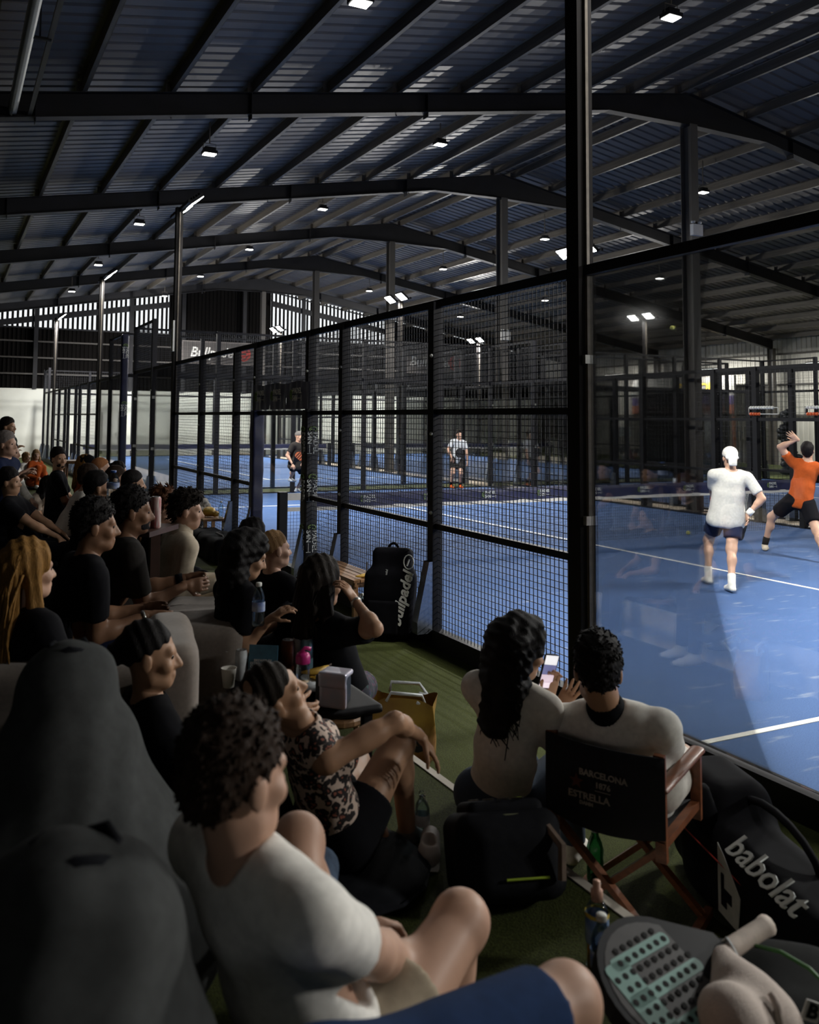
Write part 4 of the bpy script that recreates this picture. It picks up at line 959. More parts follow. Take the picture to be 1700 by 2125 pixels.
# dark lumpy sculpture of stacked plates
DK = mat('dark_sculpture', (.035, .037, .042), .3, .4, var=.3, scale=9); rg = random.Random(5)
t = thing('sculpture', 'dark shiny lumpy sculpture beyond the far fence at the right', 'sculpture', (23.6, 11.2, -.01))
for k in range(26):
    z = .15+.085*k; r = (.55 if k < 9 else .26)-.004*k; S = SDF(); a = rg.uniform(0, 6); rr = r*rg.uniform(.2, .8); S.ell((23.6+rr*cos(a), 11.2+rr*sin(a), z), (rg.uniform(.16, .26), rg.uniform(.16, .26), rg.uniform(.09, .15)), .02); sdf_obj('lump', S, .035, DK, t)
# big tennis balls: one on the court, one in the air, one
BALL = mat('tennis_ball', (.62, .62, .18), .9, var=.15, scale=90, bump=.2)
def tball(p, label, cat='ball'): o = MB().lathe([(.033*sin(a), -.033*cos(a)) for a in np.linspace(0, pi, 9)], (0, 0, 0), 14).build('tennis_ball', BALL, smooth=True); o.location = p; tag(o, label, cat, 'balls')
gb = pz(1428, 1110, 0); tball((gb[0], gb[1], .034), 'yellow ball rolling on the court left of the player in the white cap')
ab = at(1395, 680, 12.5); tball(tuple(ab), 'yellow ball in the air above the player in the white cap')
# blue padded posts and door banner on the near fence
PADM = mat('black_pad', (.007, .007, .009), .55, var=.2); PADN = mat('navy_pad', (.008, .010, .040), .5, var=.2)
def pad(y, m, label, text):
    t = thing('post_pad', label, 'pad', (0, y, .02), group='post pads')
    S = SDF(); S.box((0, y, 1.0), (.062, .062, .96), .022)
    sdf_obj('cover', S, .014, m, t, disp=lambda x, yy, z: .006*np.sin(z*11+x*9)*np.sin(z*5))
    if text:
        for zc in (.45, 1.05, 1.62):
            M = frame((-.0905, y+.0, zc), (0, 0, -1), (0, -1, 0), (-1, 0, 0)); M = M @ Matrix.Translation((-.02, 0, 0)); s4n(t, M, .062)
            M = frame((0, y-.0905, zc), (0, 0, -1), (1, 0, 0), (0, -1, 0)); s4n(t, M @ Matrix.Translation((-.02, 0, 0)), .062)
pad(-1.0, PADM, 'black pad with upright white lettering on the near door post', True); pad(1.0, PADN, 'plain navy pad on the far door post', False)
t = thing('post_pad', 'tall navy sleeve with white lettering on the corner post of the empty court', 'pad', (0, 11.5, .02), group='post pads'); S = SDF(); S.box((0, 11.5, 2.0), (.06, .06, 1.93), .03); sdf_obj('cover', S, .025, PADN, t)
for zc in (3.55, 2.1): s4n(t, frame((0, 11.5-.095, zc), (0, 0, -1), (1, 0, 0), (0, -1, 0)), .07, WHT)
for i, (ya, yb) in enumerate(((.28, .92), (-.38, .27), (-1.15, -.40))):
    t = thing('door_banner', ('leftmost', 'middle', 'rightmost')[i]+' of the three creased navy banners above the fence door', 'banner', (-.08, (ya+yb)/2, 2.0), group='door banners')
    V = []; ny, nz = 26, 8
    for j in range(nz+1):
        for k in range(ny+1):
            y = ya+(yb-ya)*k/ny; z = 1.99+.34*j/nz; V.append((-.075-.010*sin(y*34+i)*(.4+.6*sin(j*.5+k*.3)**2)-.008*sin(y*13+z*9), y, z+.012*sin(y*9+i)*(j/nz)))
    n = len(V); V += [(x+.006, y, z) for x, y, z in V]; k1 = ny+1; Fs = []
    for j in range(nz):
        for k in range(ny): q = j*k1+k; Fs += [(q, q+k1, q+k1+1, q+1), (n+q, n+q+1, n+q+k1+1, n+q+k1)]
    b = MB(); b.add(V, Fs); b.build('sheet', mat('navy_vinyl', (.14, .15, .22), .4, var=.2, scale=6), t, smooth=True)
    s4n(t, frame((-.100, (ya+yb)/2+.04, 2.17), (0, -1, 0), (0, 0, 1), (-1, 0, 0)), .072, WHT)
# tall navy column pad and small box on the far pole
o = thing('pole_box', 'small white box high on the far light pole', 'box', (-.08, 5.93, 3.2)); MB().mm((-.10, 5.86, 3.15), (-.066, 5.99, 3.75)).build('box_body', WHT, o)
def dep(p): return float(CM[2] @ (np.array(p)-CAM))
def knee_leg(hip_d, knee, ankle, foot=None):
    """leg spec from wanted knee and ankle points"""
    k, a = np.array(knee), np.array(ankle); return (a, k-(np.array(hip_d)+a)/2) + ((foot,) if foot is not None else ())
PPL = {}
# --- leopard print material
def leopard():
    m = bpy.data.materials.new('leopard_print'); m.use_nodes = True; nt = m.node_tree; b = nt.nodes['Principled BSDF']; b.inputs['Roughness'].default_value = .8
    tc = nt.nodes.new('ShaderNodeTexCoord'); v = nt.nodes.new('ShaderNodeTexVoronoi'); v.inputs['Scale'].default_value = 38; v.inputs['Randomness'].default_value = 1
    n = nt.nodes.new('ShaderNodeTexNoise'); n.inputs['Scale'].default_value = 45; mp = nt.nodes.new('ShaderNodeMix'); mp.data_type = 'VECTOR'; mp.inputs[0].default_value = .03
    nt.links.new(tc.outputs['Object'], n.inputs[0]); nt.links.new(tc.outputs['Object'], mp.inputs[4]); nt.links.new(n.outputs[1], mp.inputs[5]); nt.links.new(mp.outputs[1], v.inputs[0])
    r = nt.nodes.new('ShaderNodeValToRGB'); r.color_ramp.interpolation = 'CONSTANT'; e = r.color_ramp.elements
    e[0].position = 0; e[0].color = (.34, .11, .07, 1); e[1].position = .24; e[1].color = (.012, .008, .008, 1); x = e.new(.60); x.color = (.62, .48, .40, 1)
    nt.links.new(v.outputs[0], r.inputs[0]); nt.links.new(r.outputs[0], b.inputs['Base Color']); return m
LEOP = leopard()
def pattern_trousers():
    m = bpy.data.materials.new('floral_trousers'); m.use_nodes = True; nt = m.node_tree; b = nt.nodes['Principled BSDF']; b.inputs['Roughness'].default_value = .85
    tc = nt.nodes.new('ShaderNodeTexCoord'); v = nt.nodes.new('ShaderNodeTexVoronoi'); v.inputs['Scale'].default_value = 60; nt.links.new(tc.outputs['Object'], v.inputs[0])
    r = nt.nodes.new('ShaderNodeValToRGB'); r.color_ramp.interpolation = 'CONSTANT'; e = r.color_ramp.elements; e[0].position = 0; e[0].color = (.008, .009, .02, 1); e[1].position = .66; e[1].color = (.10, .02, .06, 1)
    for p, c in ((.76, (.01, .05, .045, 1)), (.86, (.02, .02, .09, 1)), (.94, (.16, .13, .11, 1))): x = e.new(p); x.color = c
    nt.links.new(v.outputs[1], r.inputs[0]); nt.links.new(r.outputs[0], b.inputs['Base Color']); return m
FLOR = pattern_trousers()
# --- foreground man in a white tee on a bean bag
hip = at(600, 2190, 1.70)
PPL['fg'] = person('man with short brown hair in a white tee on the nearest bean bag', (492, 1608, 1.64), body=48, face=44, pitch=4, lean=-24, s=1.0, w=1.04, shirt=C_WHITE, pants=C_SAND, plen='short', plf=.5, shoes=C_SOCK, hair=('short', 'brown'), tone='fair', wr=.007,
    legs={'R': knee_leg(hip, at(885, 1862, 1.97), at(905, 2230, 2.08)), 'L': knee_leg(hip, at(622, 1722, 2.2), at(690, 2010, 2.3))},
    arms={'R': (at(850, 1990, 1.95), at(735, 1960, 1.50)-at(740, 1890, 1.72)), 'L': (at(745, 1945, 2.05), -_cr*.8-ZV*.6)}, handk={'R': dict(dir=_cf*.8-_cr*.5, curl=.6), 'L': dict(dir=_cf*.4+_cr*.7, curl=.6)})
# --- woman in a leopard print top
P_ = at(695, 1712, 3.18)
PPL['leo'] = person('woman in a leopard print top with one arm stretched over her raised knee', (570, 1438, 3.02), body=62, face=78, pitch=-22, roll=22, pelvis=P_, npos=at(626, 1508, 3.02), plf=.42, s=.97, sex='f', shirt=LEOP, tank=True, pants=C_BLACK, plen='short', shoes=C_GREY, hair=('bun', 'dark'), tone='tan',
    arms={'R': (at(872, 1527, 3.22), at(800, 1480, 3.0)-at(760, 1520, 3.0)), 'L': (at(598, 1480, 3.14), at(462, 1430, 3.05)-at(600, 1450, 3.1))},
    legs={'R': knee_leg(P_, at(812, 1558, 3.42), at(845, 1725, 3.48), _cr*.8+_cf*.4), 'L': knee_leg(P_, at(800, 1640, 3.6), at(800, 1770, 3.3), _cr)}, handk={'R': dict(dir=_cr*.55-ZV*.75+_cf*.1, palm=-_cr*.6-ZV*.4, curl=.22, spread=.08), 'L': dict(dir=_cr*.8+_cf*.5-ZV*.2, palm=_cf, curl=.5)})
# --- couple at the right
P_ = at(1035, 1664, 3.62)
PPL['phw'] = person('woman with long dark curly hair in a cropped white tee holding up a phone', (1082, 1345, 3.57), body=28, face=72, pitch=18, pelvis=P_, s=.98, sex='f', shirt=C_OFF, sleeve=.66, pants=C_DENIM, shoes=C_OFF, hair=('curly', 'black'), hl=.36, tone='tan', wr=.005, seatz=ZT, hem=-.09,
    arms={'R': (at(1138, 1450, 3.7), _cr*.25-ZV*1.0), 'L': (at(1160, 1472, 3.78), -_cr*.3-ZV*.9)}, handk={'R': dict(dir=ZV*.9+_cr*.15, palm=_cr*.2-_cf*.9, curl=.55), 'L': dict(dir=ZV*.75+_cr*.5, palm=-_cr*.5-_cf*.6, curl=.18, spread=.12)},
    legs={'R': (pz(1190, 1790, ZT)+ZV*.09, _cf*.5+_cr*.6+ZV), 'L': (pz(1150, 1740, ZT)+ZV*.09, _cf*.7+_cr*.4+ZV)})
_m = (at(1150, 1525, 3.45)+at(1372, 1572, 3.2))/2; _e = at(1372, 1572, 3.2)-at(1150, 1525, 3.45); _e[2] = 0; _e = nrm(_e); _f = np.array([-_e[1], _e[0], 0]); P_ = _m+_f*.25; P_[2] = .43
PPL['chm'] = person('dark haired man in a white tee with a black collar in the director\'s chair', (1241, 1390, 3.38), body=26, face=12, pitch=8, pelvis=P_, npos=at(1262, 1484, 3.40), s=1.07, w=1.04, shirt=C_WHITE, sleeve=.72, pants=C_OFF, plen='short', shoes=C_BLACK, hair=('short', 'black'), tone='tan', wr=.006, seatz=ZT, hem=.02,
    arms={'R': (at(1365, 1590, 3.78), _cr*.8-ZV*.5), 'L': (at(1290, 1570, 3.85), -_cr*.8-ZV*.5)},
    legs={'R': (pz(1470, 1800, ZT)+ZV*.09, _cf+_cr*.4+ZV), 'L': (pz(1400, 1730, ZT)+ZV*.09, _cf+_cr*.2+ZV)})
b = PPL['chm']; S = SDF(); S.cap(b['N']+b['U']*.010, b['N']+b['U']*.040, .079, .074, .004); S.cap(b['N']+b['U']*.03, b['N']+b['U']*.16, .060, .060, .004, op='d'); sdf_obj('collar', S, .005, C_BLACK, b['o'])
# --- players
g = pz(1497, 1216, 0); D_ = dep(g)
PPL['cap'] = person('player in a white tee, navy shorts and a backward white cap, seen from behind', (1515, 950, D_), body=4, face=8, pelvis=at(1508, 1066, D_), s=.97, w=1.12, belly=1.1, shirt=C_TEE, sleeve=.75, pants=C_NAVY, plen='short', shoes=C_SOCK, sock=C_SOCK, hair=None, tone='fair', group='players', hem=.05, wr=.005,
    arms={'R': (at(1552, 1068, D_-.1), _cr-_cf*.4), 'L': (at(1487, 1048, D_+.28), -_cr-_cf*.4)}, handk={'R': dict(dir=-ZV*.9+_cf*.2, palm=-_cr, curl=.7), 'L': dict(dir=_cr*.7+_cf*.4, palm=ZV*.2-_cf, curl=.6)},
    legs={'L': (pz(1470, 1212, 0)+ZV*.09, _cf), 'R': (pz(1519, 1230, 0)+ZV*.09, _cf)})
b = PPL['cap']; Lh, R3, sh_ = b['L'], b['R3'], b['s']
S = SDF(); S.ell(Lh((0, -.015, .048)), np.array((.086, .107, .090))*sh_, .01, R3); S.plane(Lh((0, 0, .015)), R3 @ np.array((0, .12, -1.0)), 'i', .006); S.cap(Lh((-.045, -.095, .005)), Lh((.045, -.095, .005)), .03*sh_, .03*sh_, .02, side=R3[:, 0], flat=.8); S.cap(Lh((-.035, -.116, -.045)), Lh((.035, -.116, -.045)), .050*sh_, .050*sh_, .02, side=R3[:, 2], flat=.30)
sdf_obj('cap', S, .008, C_SOCK, b['o'])
MB().tube([tuple(b['Wr']['R']+(b['El']['R']-b['Wr']['R'])*q) for q in (.02, .32)], .036, 10).build('wristband', C_SOCK, b['o'], smooth=True)
g = pz(1640, 1152, 0); D_ = dep(g)
PPL['org'] = person('player in an orange tee and black shorts lunging with one arm raised', (1676, 935, D_), body=28, face=30, pitch=-25, pelvis=at(1660, 1042, D_), s=1.02, w=1.05, shirt=C_ORANGE, sleeve=.6, pants=C_BLACK, plen='short', shoes=C_CREAM, sock=C_BLACK, hair=('short', 'black'), tone='fair', group='players', hem=-.01, wr=.006,
    arms={'L': (at(1655, 912, D_-.05), -_cr*.6+_cf*.3), 'R': (at(1760, 985, D_-.1), -ZV)}, handk={'L': dict(dir=ZV*.6-_cr*.75, palm=_cf*.7+ZV*.3, curl=.15, spread=.14)},
    legs={'L': (pz(1588, 1143, 0)+ZV*.09, _cf*.6-_cr*.3), 'R': (pz(1712, 1168, 0)+ZV*.09, _cf*.6+_cr*.4)})
g = pz(612, 1030, 0); D_ = dep(g)
PPL['blk'] = person('player in a charcoal tee and backward cap holding an orange racket beyond the net', (621, 906, D_), body=125, face=110, pitch=4, lean=8, pelvis=at(612, 961, D_), s=.98, w=1.05, shirt=C_CHAR, sleeve=.7, pants=C_BLACK, plen='short', shoes=C_PALE, hair=None, tone='fair', group='players', beard='dark', hem=.05,
    arms={'R': (at(607, 963, D_-.25), -_cr-ZV*.4), 'L': (at(628, 962, D_-.3), _cr-ZV*.5)}, legs={'R': (pz(600, 1022, 0)+ZV*.11, _cr), 'L': (pz(616, 1027, 0)+ZV*.15, _cr+ZV*.1)})
b = PPL['blk']; S = SDF(); S.ell(b['L']((0, -.015, .048)), np.array((.086, .106, .092))*.96, .01, b['R3']); S.plane(b['L']((0, 0, .03)), b['R3'] @ np.array((0, .1, -1.0)), 'i', .006); sdf_obj('cap', S, .011, C_GREY, b['o'])
g = pz(945, 1013, 0); D_ = dep(g)
PPL['wht'] = person('dark haired player in a white tee waiting on the far side of the net', (953, 902, D_), body=165, face=172, pitch=3, lean=6, pelvis=at(947, 952, D_), s=.98, w=1.02, shirt=C_PALE, sleeve=.7, pants=C_CHAR, plen='short', shoes=C_ORANGE, sock=C_BLACK, hair=('quiff', 'dark'), tone='fair', group='players', hem=.05,
    arms={'R': (at(938, 950, D_-.2), -_cr), 'L': (at(970, 958, D_-.1), _cr)}, legs={'R': (pz(936, 1013, 0)+ZV*.09, -_cf), 'L': (pz(955, 1013, 0)+ZV*.09, -_cf)})
# --- crowd on the deck, near rows
PPL['prof'] = person('woman in profile with dark pulled-back hair and a black top behind a bean bag', (312, 1360, 3.1), body=62, face=80, pitch=2, lean=-8, s=.98, sex='f', shirt=C_BLACK, sleeve=.95, pants=C_BLACK, shoes=C_BLACK, hair=('bun', 'black'), tone='tan')
PPL['tee'] = person('man in a black tee resting his forearms on his knees at the sofa', (200, 1092, 4.25), body=58, face=72, pitch=3, lean=14, s=1.0, w=1.08, shirt=C_BLACK, sleeve=.72, pants=C_NAVY, plen='short', shoes=C_SOCK, hair=('short', 'black'), tone='brown',
    arms={'R': (at(305, 1278, 4.2), -ZV*.8-_cr*.2), 'L': (at(300, 1262, 4.45), -ZV*.8)}, handk={'R': dict(dir=_cr*.9-ZV*.2+_cf*.3, palm=_cf, curl=.6), 'L': dict(dir=_cr*.9, palm=-_cf, curl=.6)})
PPL['polo'] = person('bearded man in a dark polo shirt wearing a black watch', (277, 1062, 4.75), body=60, face=75, pitch=3, lean=14, s=1.0, w=1.08, shirt=C_CHAR, sleeve=.75, pants=C_NAVY, plen='short', shoes=C_SOCK, hair=('short', 'black'), tone='brown', beard='black',
    arms={'R': (at(385, 1215, 4.7), -ZV*.8-_cr*.1), 'L': (at(385, 1200, 4.95), -ZV*.8)}, handk={'R': dict(dir=_cr*.9+_cf*.4, palm=_cf, curl=.6), 'L': dict(dir=_cr*.9, palm=-_cf, curl=.6)})
b = PPL['polo']; MB().tube([tuple(b['Wr']['L']+(b['El']['L']-b['Wr']['L'])*q) for q in (.06, .22)], .034, 10).build('watch', C_BLACK, b['o'], smooth=True)
b = PPL['tee']; MB().tube([tuple(b['Wr']['R']+(b['El']['R']-b['Wr']['R'])*q) for q in (.04, .09)], .033, 10).build('bracelet', ZINC, b['o'], smooth=True)
PPL['cream'] = person('dark haired man in a cream fleece sweater looking towards the court', (388, 1060, 5.7), body=62, face=80, pitch=4, lean=10, s=1.0, w=1.12, shirt=C_CREAM, sleeve=1.0, pants=C_SAND, shoes=C_SOCK, hair=('quiff', 'dark'), tone='fair', wr=.007,
    arms={'R': (at(452, 1212, 5.5), -ZV-_cr*.2), 'L': (at(455, 1200, 5.9), -ZV)})
b = PPL['cream']; S = SDF(); S.cap(b['N']-b['U']*.01, b['N']+b['U']*.055, .082, .070, .01); S.cap(b['N'], b['N']+b['U']*.2, .058, .058, .01, op='d'); sdf_obj('collar', S, .008, C_CREAM, b['o'])
PPL['aub'] = person('auburn curly haired person in black next to the red cans', (338, 1052, 6.3), body=62, face=70, pitch=8, lean=10, s=.95, sex='f', shirt=C_BLACK, sleeve=1.0, pants=C_BLACK, shoes=C_BLACK, hair=('mop', 'auburn'), tone='fair')
PPL['curl'] = person('woman with dark curly hair and a black top looking down behind the low table', (515, 1152, 4.5), body=60, face=72, pitch=22, lean=8, s=.97, sex='f', shirt=C_BLACK, sleeve=.6, pants=C_BLACK, shoes=C_BLACK, hair=('curly', 'black'), hl=.30, tone='tan', tuck=.22, arms={'R': (at(560, 1285, 4.3), -_cr*.6-ZV*.7), 'L': (at(590, 1290, 4.6), -ZV)})
PPL['blo'] = person('blond woman with hair tied back in a black tee near the net post', (572, 1140, 5.6), body=42, face=62, lean=4, s=.97, sex='f', w=1.05, shirt=C_BLACK, sleeve=.6, pants=C_BLACK, shoes=C_SOCK, hair=('bun', 'blond'), tone='fair', seatz=ZT, arms={'R': (at(590, 1290, 5.2), _cr*.8-ZV*.5)})
PPL['bun'] = person('person with thick black hair seated behind the blond woman', (527, 1112, 6.4), body=40, face=50, lean=6, s=.96, sex='f', shirt=C_BLACK, pants=C_BLACK, shoes=C_BLACK, hair=('bob', 'black'), tone='tan', seatz=ZT)
P_ = at(698, 1432, 4.62)
PPL['mouth'] = person('woman with long dark hair in a black tee holding her hand to her mouth', (668, 1208, 4.5), body=38, face=52, pitch=6, s=1.04, sex='f', w=1.16, belly=1.15, pelvis=P_, shirt=C_BLACK, sleeve=.7, pants=FLOR, shoes=C_BLACK, hair=('long', 'dark'), hl=.30, tone='tan', seatz=ZT,
    arms={'R': (at(738, 1248, 4.36), at(752, 1345, 4.2)-at(720, 1270, 4.42)), 'L': (at(640, 1385, 4.85), -_cr-ZV)}, handk={'R': dict(dir=ZV*.75-_cr*.55+_cf*.1, palm=-_cr*.8+_cf*.3, curl=.5)},
    legs={'R': (pz(765, 1448, ZT)+ZV*.09, _cr+ZV*.8), 'L': (pz(755, 1425, ZT)+ZV*.09, _cr+_cf*.4+ZV*.8)})
b = PPL['mouth']; MB().tube([tuple(b['Wr']['R']+(b['El']['R']-b['Wr']['R'])*q) for q in (.03, .06)], .029, 10).build('bracelet', ZINC, b['o'], smooth=True)
PPL['gold'] = person('woman with long brown hair falling over her back at the far left', (60, 1184, 3.5), body=32, face=45, lean=6, s=.97, sex='f', shirt=C_BLACK, sleeve=1.0, pants=C_BLACK, shoes=C_BLACK, hair=('swept', 'gold'), hl=.46, tone='fair', tuck=.22)
# --- far rows
far = [
 ('stand', 'man standing by the white wall in a green tee', (17, 886, 11.6), 95, 95, dict(shirt=C_GREEN, pants=C_GREY, plen='short', shoes=C_SOCK, hair=('short', 'dark'), tone='tan', pelvis='stand', beard='dark', arms={'R': (at(27, 935, 11.5), -ZV-_cr*.3), 'L': (at(27, 940, 11.7), -ZV)})),
 ('grey', 'grey haired man in a navy shirt reaching over his knee', (14, 922, 8.7), 95, 100, dict(shirt=C_NAVY, pants=C_BLACK, shoes=C_BLACK, hair=('short', 'grey'), tone='fair', lean=-4, arms={'R': (at(48, 987, 8.4), -ZV), 'L': (at(45, 982, 8.9), -ZV)})),
 ('whs', 'person in a white shirt behind the grey haired man', (22, 940, 9.6), 95, 90, dict(shirt=C_WHITE, pants=C_BLACK, shoes=C_BLACK, hair=('short', 'dark'), tone='fair', sleeve=1.0)),
 ('kid', 'blond person in orange crouching on the deck by the white wall', (75, 944, 20.0), 120, 150, dict(s=.95, sex='f', shirt=C_ORANGE, sleeve=1.0, pants=C_ORANGE, shoes=C_WHITE, hair=('long', 'blond'), hl=.24, tone='fair')),
 ('kid2', 'blond person in a pale top beside the one in orange', (55, 949, 21.0), 110, 100, dict(s=.92, sex='f', shirt=C_WHITE, pants=C_GREY, shoes=C_WHITE, hair=('bob', 'blond'), tone='fair')),
 ('beard', 'bearded man in a black tee turning his head by the round stool', (122, 952, 9.9), 75, 130, dict(shirt=C_BLACK, sleeve=.8, pants=C_BLACK, shoes=C_BLACK, hair=('short', 'black'), tone='tan', beard='black', w=1.1, lean=0)),
 ('capw', 'woman with long fair hair wearing a dark cap', (180, 968, 9.6), 70, 85, dict(sex='f', shirt=C_ORANGE, pants=C_BLACK, shoes=C_BLACK, hair=('long', 'gold'), hl=.26, tone='fair', cap=True)),
 ('bald', 'balding man with ginger hair in a grey shirt', (211, 975, 9.2), 65, 75, dict(shirt=C_GREY, pants=C_DENIM, shoes=C_SOCK, hair=('buzz', 'ginger'), tone='fair', w=1.12, belly=1.15)),
 ('fr', 'dark haired person right of the balding man', (247, 978, 10.9), 60, 70, dict(sex='f', shirt=C_WHITE, pants=C_BLACK, shoes=C_BLACK, hair=('tail', 'dark'), tone='fair')),
 ('wsh', 'brown haired person in an off white shirt leaning forward behind the big bottle', (187, 992, 8.3), 65, 70, dict(shirt=C_OFF, pants=C_DENIM, shoes=C_SOCK, hair=('short', 'brown'), tone='fair', lean=24, wr=.005)),
 ('dk', 'dark haired man in a black collared shirt left of the big water bottle', (204, 1012, 6.9), 62, 68, dict(shirt=C_BLACK, pants=C_BLACK, shoes=C_BLACK, hair=('short', 'black'), tone='tan', lean=12)),
 ('fr2', 'fair man with brown hair just behind the big water bottle', (243, 994, 8.9), 70, 85, dict(shirt=C_BLACK, pants=C_BLACK, shoes=C_BLACK, hair=('short', 'brown'), tone='fair', lean=8)),
 ('fade', 'man with a faded black haircut in front of the glass wall', (278, 1005, 8.0), 60, 70, dict(shirt=C_BLACK, pants=C_BLACK, shoes=C_BLACK, hair=('crop', 'black'), tone='tan', lean=8)),
 ('dress', 'dark haired woman in a beige dress bending over with bare legs', (100, 1010, 11.4), 85, 60, dict(sex='f', shirt=C_BEIGE, sleeve=.5, pants=C_BEIGE, plen='short', shoes=C_PALE, hair=('long', 'black'), hl=.24, tone='tan', pitch=35, npos=at(84, 1026, 11.4), pelvis=at(62, 1082, 11.4), s=1.05, w=1.1,
      legs={'R': (np.array([*at(88, 1106, 11.2)[:2], ZD+.09]), _cr+ZV*.6), 'L': (np.array([*at(116, 1104, 11.5)[:2], ZD+.09]), _cr+ZV*.6)}, arms={'R': (at(112, 1062, 11.1), -ZV), 'L': (at(120, 1064, 11.5), -ZV)})),
 ('sit', 'person in dark clothes reclining on a bean bag at the left edge', (20, 1000, 7.9), 85, 90, dict(shirt=C_BLACK, pants=C_BLACK, shoes=C_BLACK, hair=('short', 'black'), tone='tan', lean=-20)),
]
far.append(('back', 'person in a maroon top seated far behind the mesh near the van', (1302, 926, 35.5), -75, -75, dict(sex='f', shirt=cloth('maroon', (.16, .03, .045)), pants=C_GREY, shoes=C_BLACK, hair=('short', 'dark'), tone='fair', lean=18, seatz=-.01)))
for key, lb, hd, bo, fa, kw in far:
    kw = dict(kw); cap_ = kw.pop('cap', False)
    if isinstance(kw.get('pelvis'), str):
        kw['pelvis'] = at(16, 992, hd[2]); kw['legs'] = {k: (np.array([*at(12+sg*3, 992, hd[2])[:2], ZD+.09]), _cr) for k, sg in (('R', 1), ('L', -1))}
    kw.setdefault('tuck', .27); kw.setdefault('lean', 6); kw.setdefault('s', .98)
    PPL[key] = person(lb, hd, body=bo, face=fa, **kw)
    if cap_:
        b = PPL[key]; S = SDF(); S.ell(b['L']((0, -.01, .05)), np.array((.088, .108, .088)), .01, b['R3']); S.plane(b['L']((0, 0, .035)), b['R3'] @ np.array((0, .0, -1.0)), 'i', .006); S.cap(b['L']((-.03, .10, .035)), b['L']((.03, .10, .035)), .045, .045, .02, side=b['R3'][:, 1], flat=.3); sdf_obj('cap', S, .010, C_BLACK, b['o'])
# --- the navy leg and knee of someone seated just out of the picture
kn = at(1175, 2078, 1.66); hp_ = at(680, 2330, 1.28); an = at(1225, 2520, 1.76)
S = SDF(); S.cap(hp_, kn, .078, .060, .03); S.cap(kn, an, .054, .040, .03); S.ell(kn, (.058, .058, .058), .03); V, Fq = S.mesh(.009)
o = link('person', mesh_from('person', relax(V, Fq)-an, Fq, skin('fair'), smooth=True)); o.location = an; tag(o, 'person cut off by the bottom edge, only a knee in navy trousers showing', 'person', 'spectators')
S = SDF(); S.cap(hp_, kn+(hp_-kn)*.13, (.098), .080, .03); S.cap(hp_-(kn-hp_)*.1, hp_, .12, .12, .05); d_ = nrm(kn-hp_); x_ = nrm(np.cross(d_, ZV)); S.box(kn+(hp_-kn)*.13+d_*.09, (.14, .14, .09), 0, .006, np.stack([x_, np.cross(d_, x_), d_], 1), 'd'); sdf_obj('trouser_leg', S, .010, C_BLUE, o, disp=wrinkle(.006, 22))

# --- rackets in the players' hands
def hand_racket(label, c, ax, n, face, edge):
    c = np.array(c, float); ax = nrm(ax); n = np.array(n, float); n = nrm(n-ax*(n@ax)); M = Matrix.Translation(c) @ frame((0, 0, 0), ax, np.cross(n, ax), n).to_3x3().to_4x4(); t = thing('padel_racket', label, 'racket', tuple(c), group='rackets in play')
    b = MB(); b.prism([(-.13*cos(a), .125*sin(a)) for a in np.linspace(-2.4, 2.4, 22)]+[(.20, .03), (.20, -.03)], M @ Matrix.Translation((0, 0, -.018)), .036); b.build('racket_head', edge, t)
    for sg in (-1, 1):
        b = MB(); b.prism([(-.115*cos(a), .11*sin(a)) for a in np.linspace(-2.4, 2.4, 20)], M @ Matrix.Translation((0, 0, .0185 if sg > 0 else -.0195)), .001); b.build('racket_face', face, t)
        for q in (-.05, 0, .05): b = MB(); b.prism([(-.09, q-.010), (.08, q-.014), (.08, q+.006), (-.09, q+.010)], M @ Matrix.Translation((0, 0, .0198 if sg > 0 else -.0205)), .0006); b.build('stripe', edge, t)
    b = MB(); b.tube([tuple(M @ Vector((x, 0, 0))) for x in (.19, .33)], .017, 8); b.build('grip', BLACKM, t, smooth=True)
ORF = mat('racket_orange', (.62, .17, .06), .5, var=.2, scale=20)
b = PPL['blk']; q = b['Wr']['R']; hand_racket('orange padel racket held by the player in charcoal', at(622, 946, dep(q)-.12), q-at(622, 946, dep(q)-.12), -_fw, ORF, BLACKM)
b = PPL['wht']; q = b['Wr']['L']; hand_racket('dark padel racket held by the waiting player in white', at(954, 940, dep(q)-.15), q-at(954, 940, dep(q)-.15), -_fw+_cr*.6, mat('racket_char', (.02, .02, .022), .5, var=.2), BLACKM)
b = PPL['cap']; q = b['Wr']['R']+np.array([0, 0, -.08]); hand_racket('black padel racket hanging from the hand of the player in the white cap', q+_cf*.25-ZV*.12, -_cf+ZV*.5, _cr, MATS['racket_char'], BLACKM)
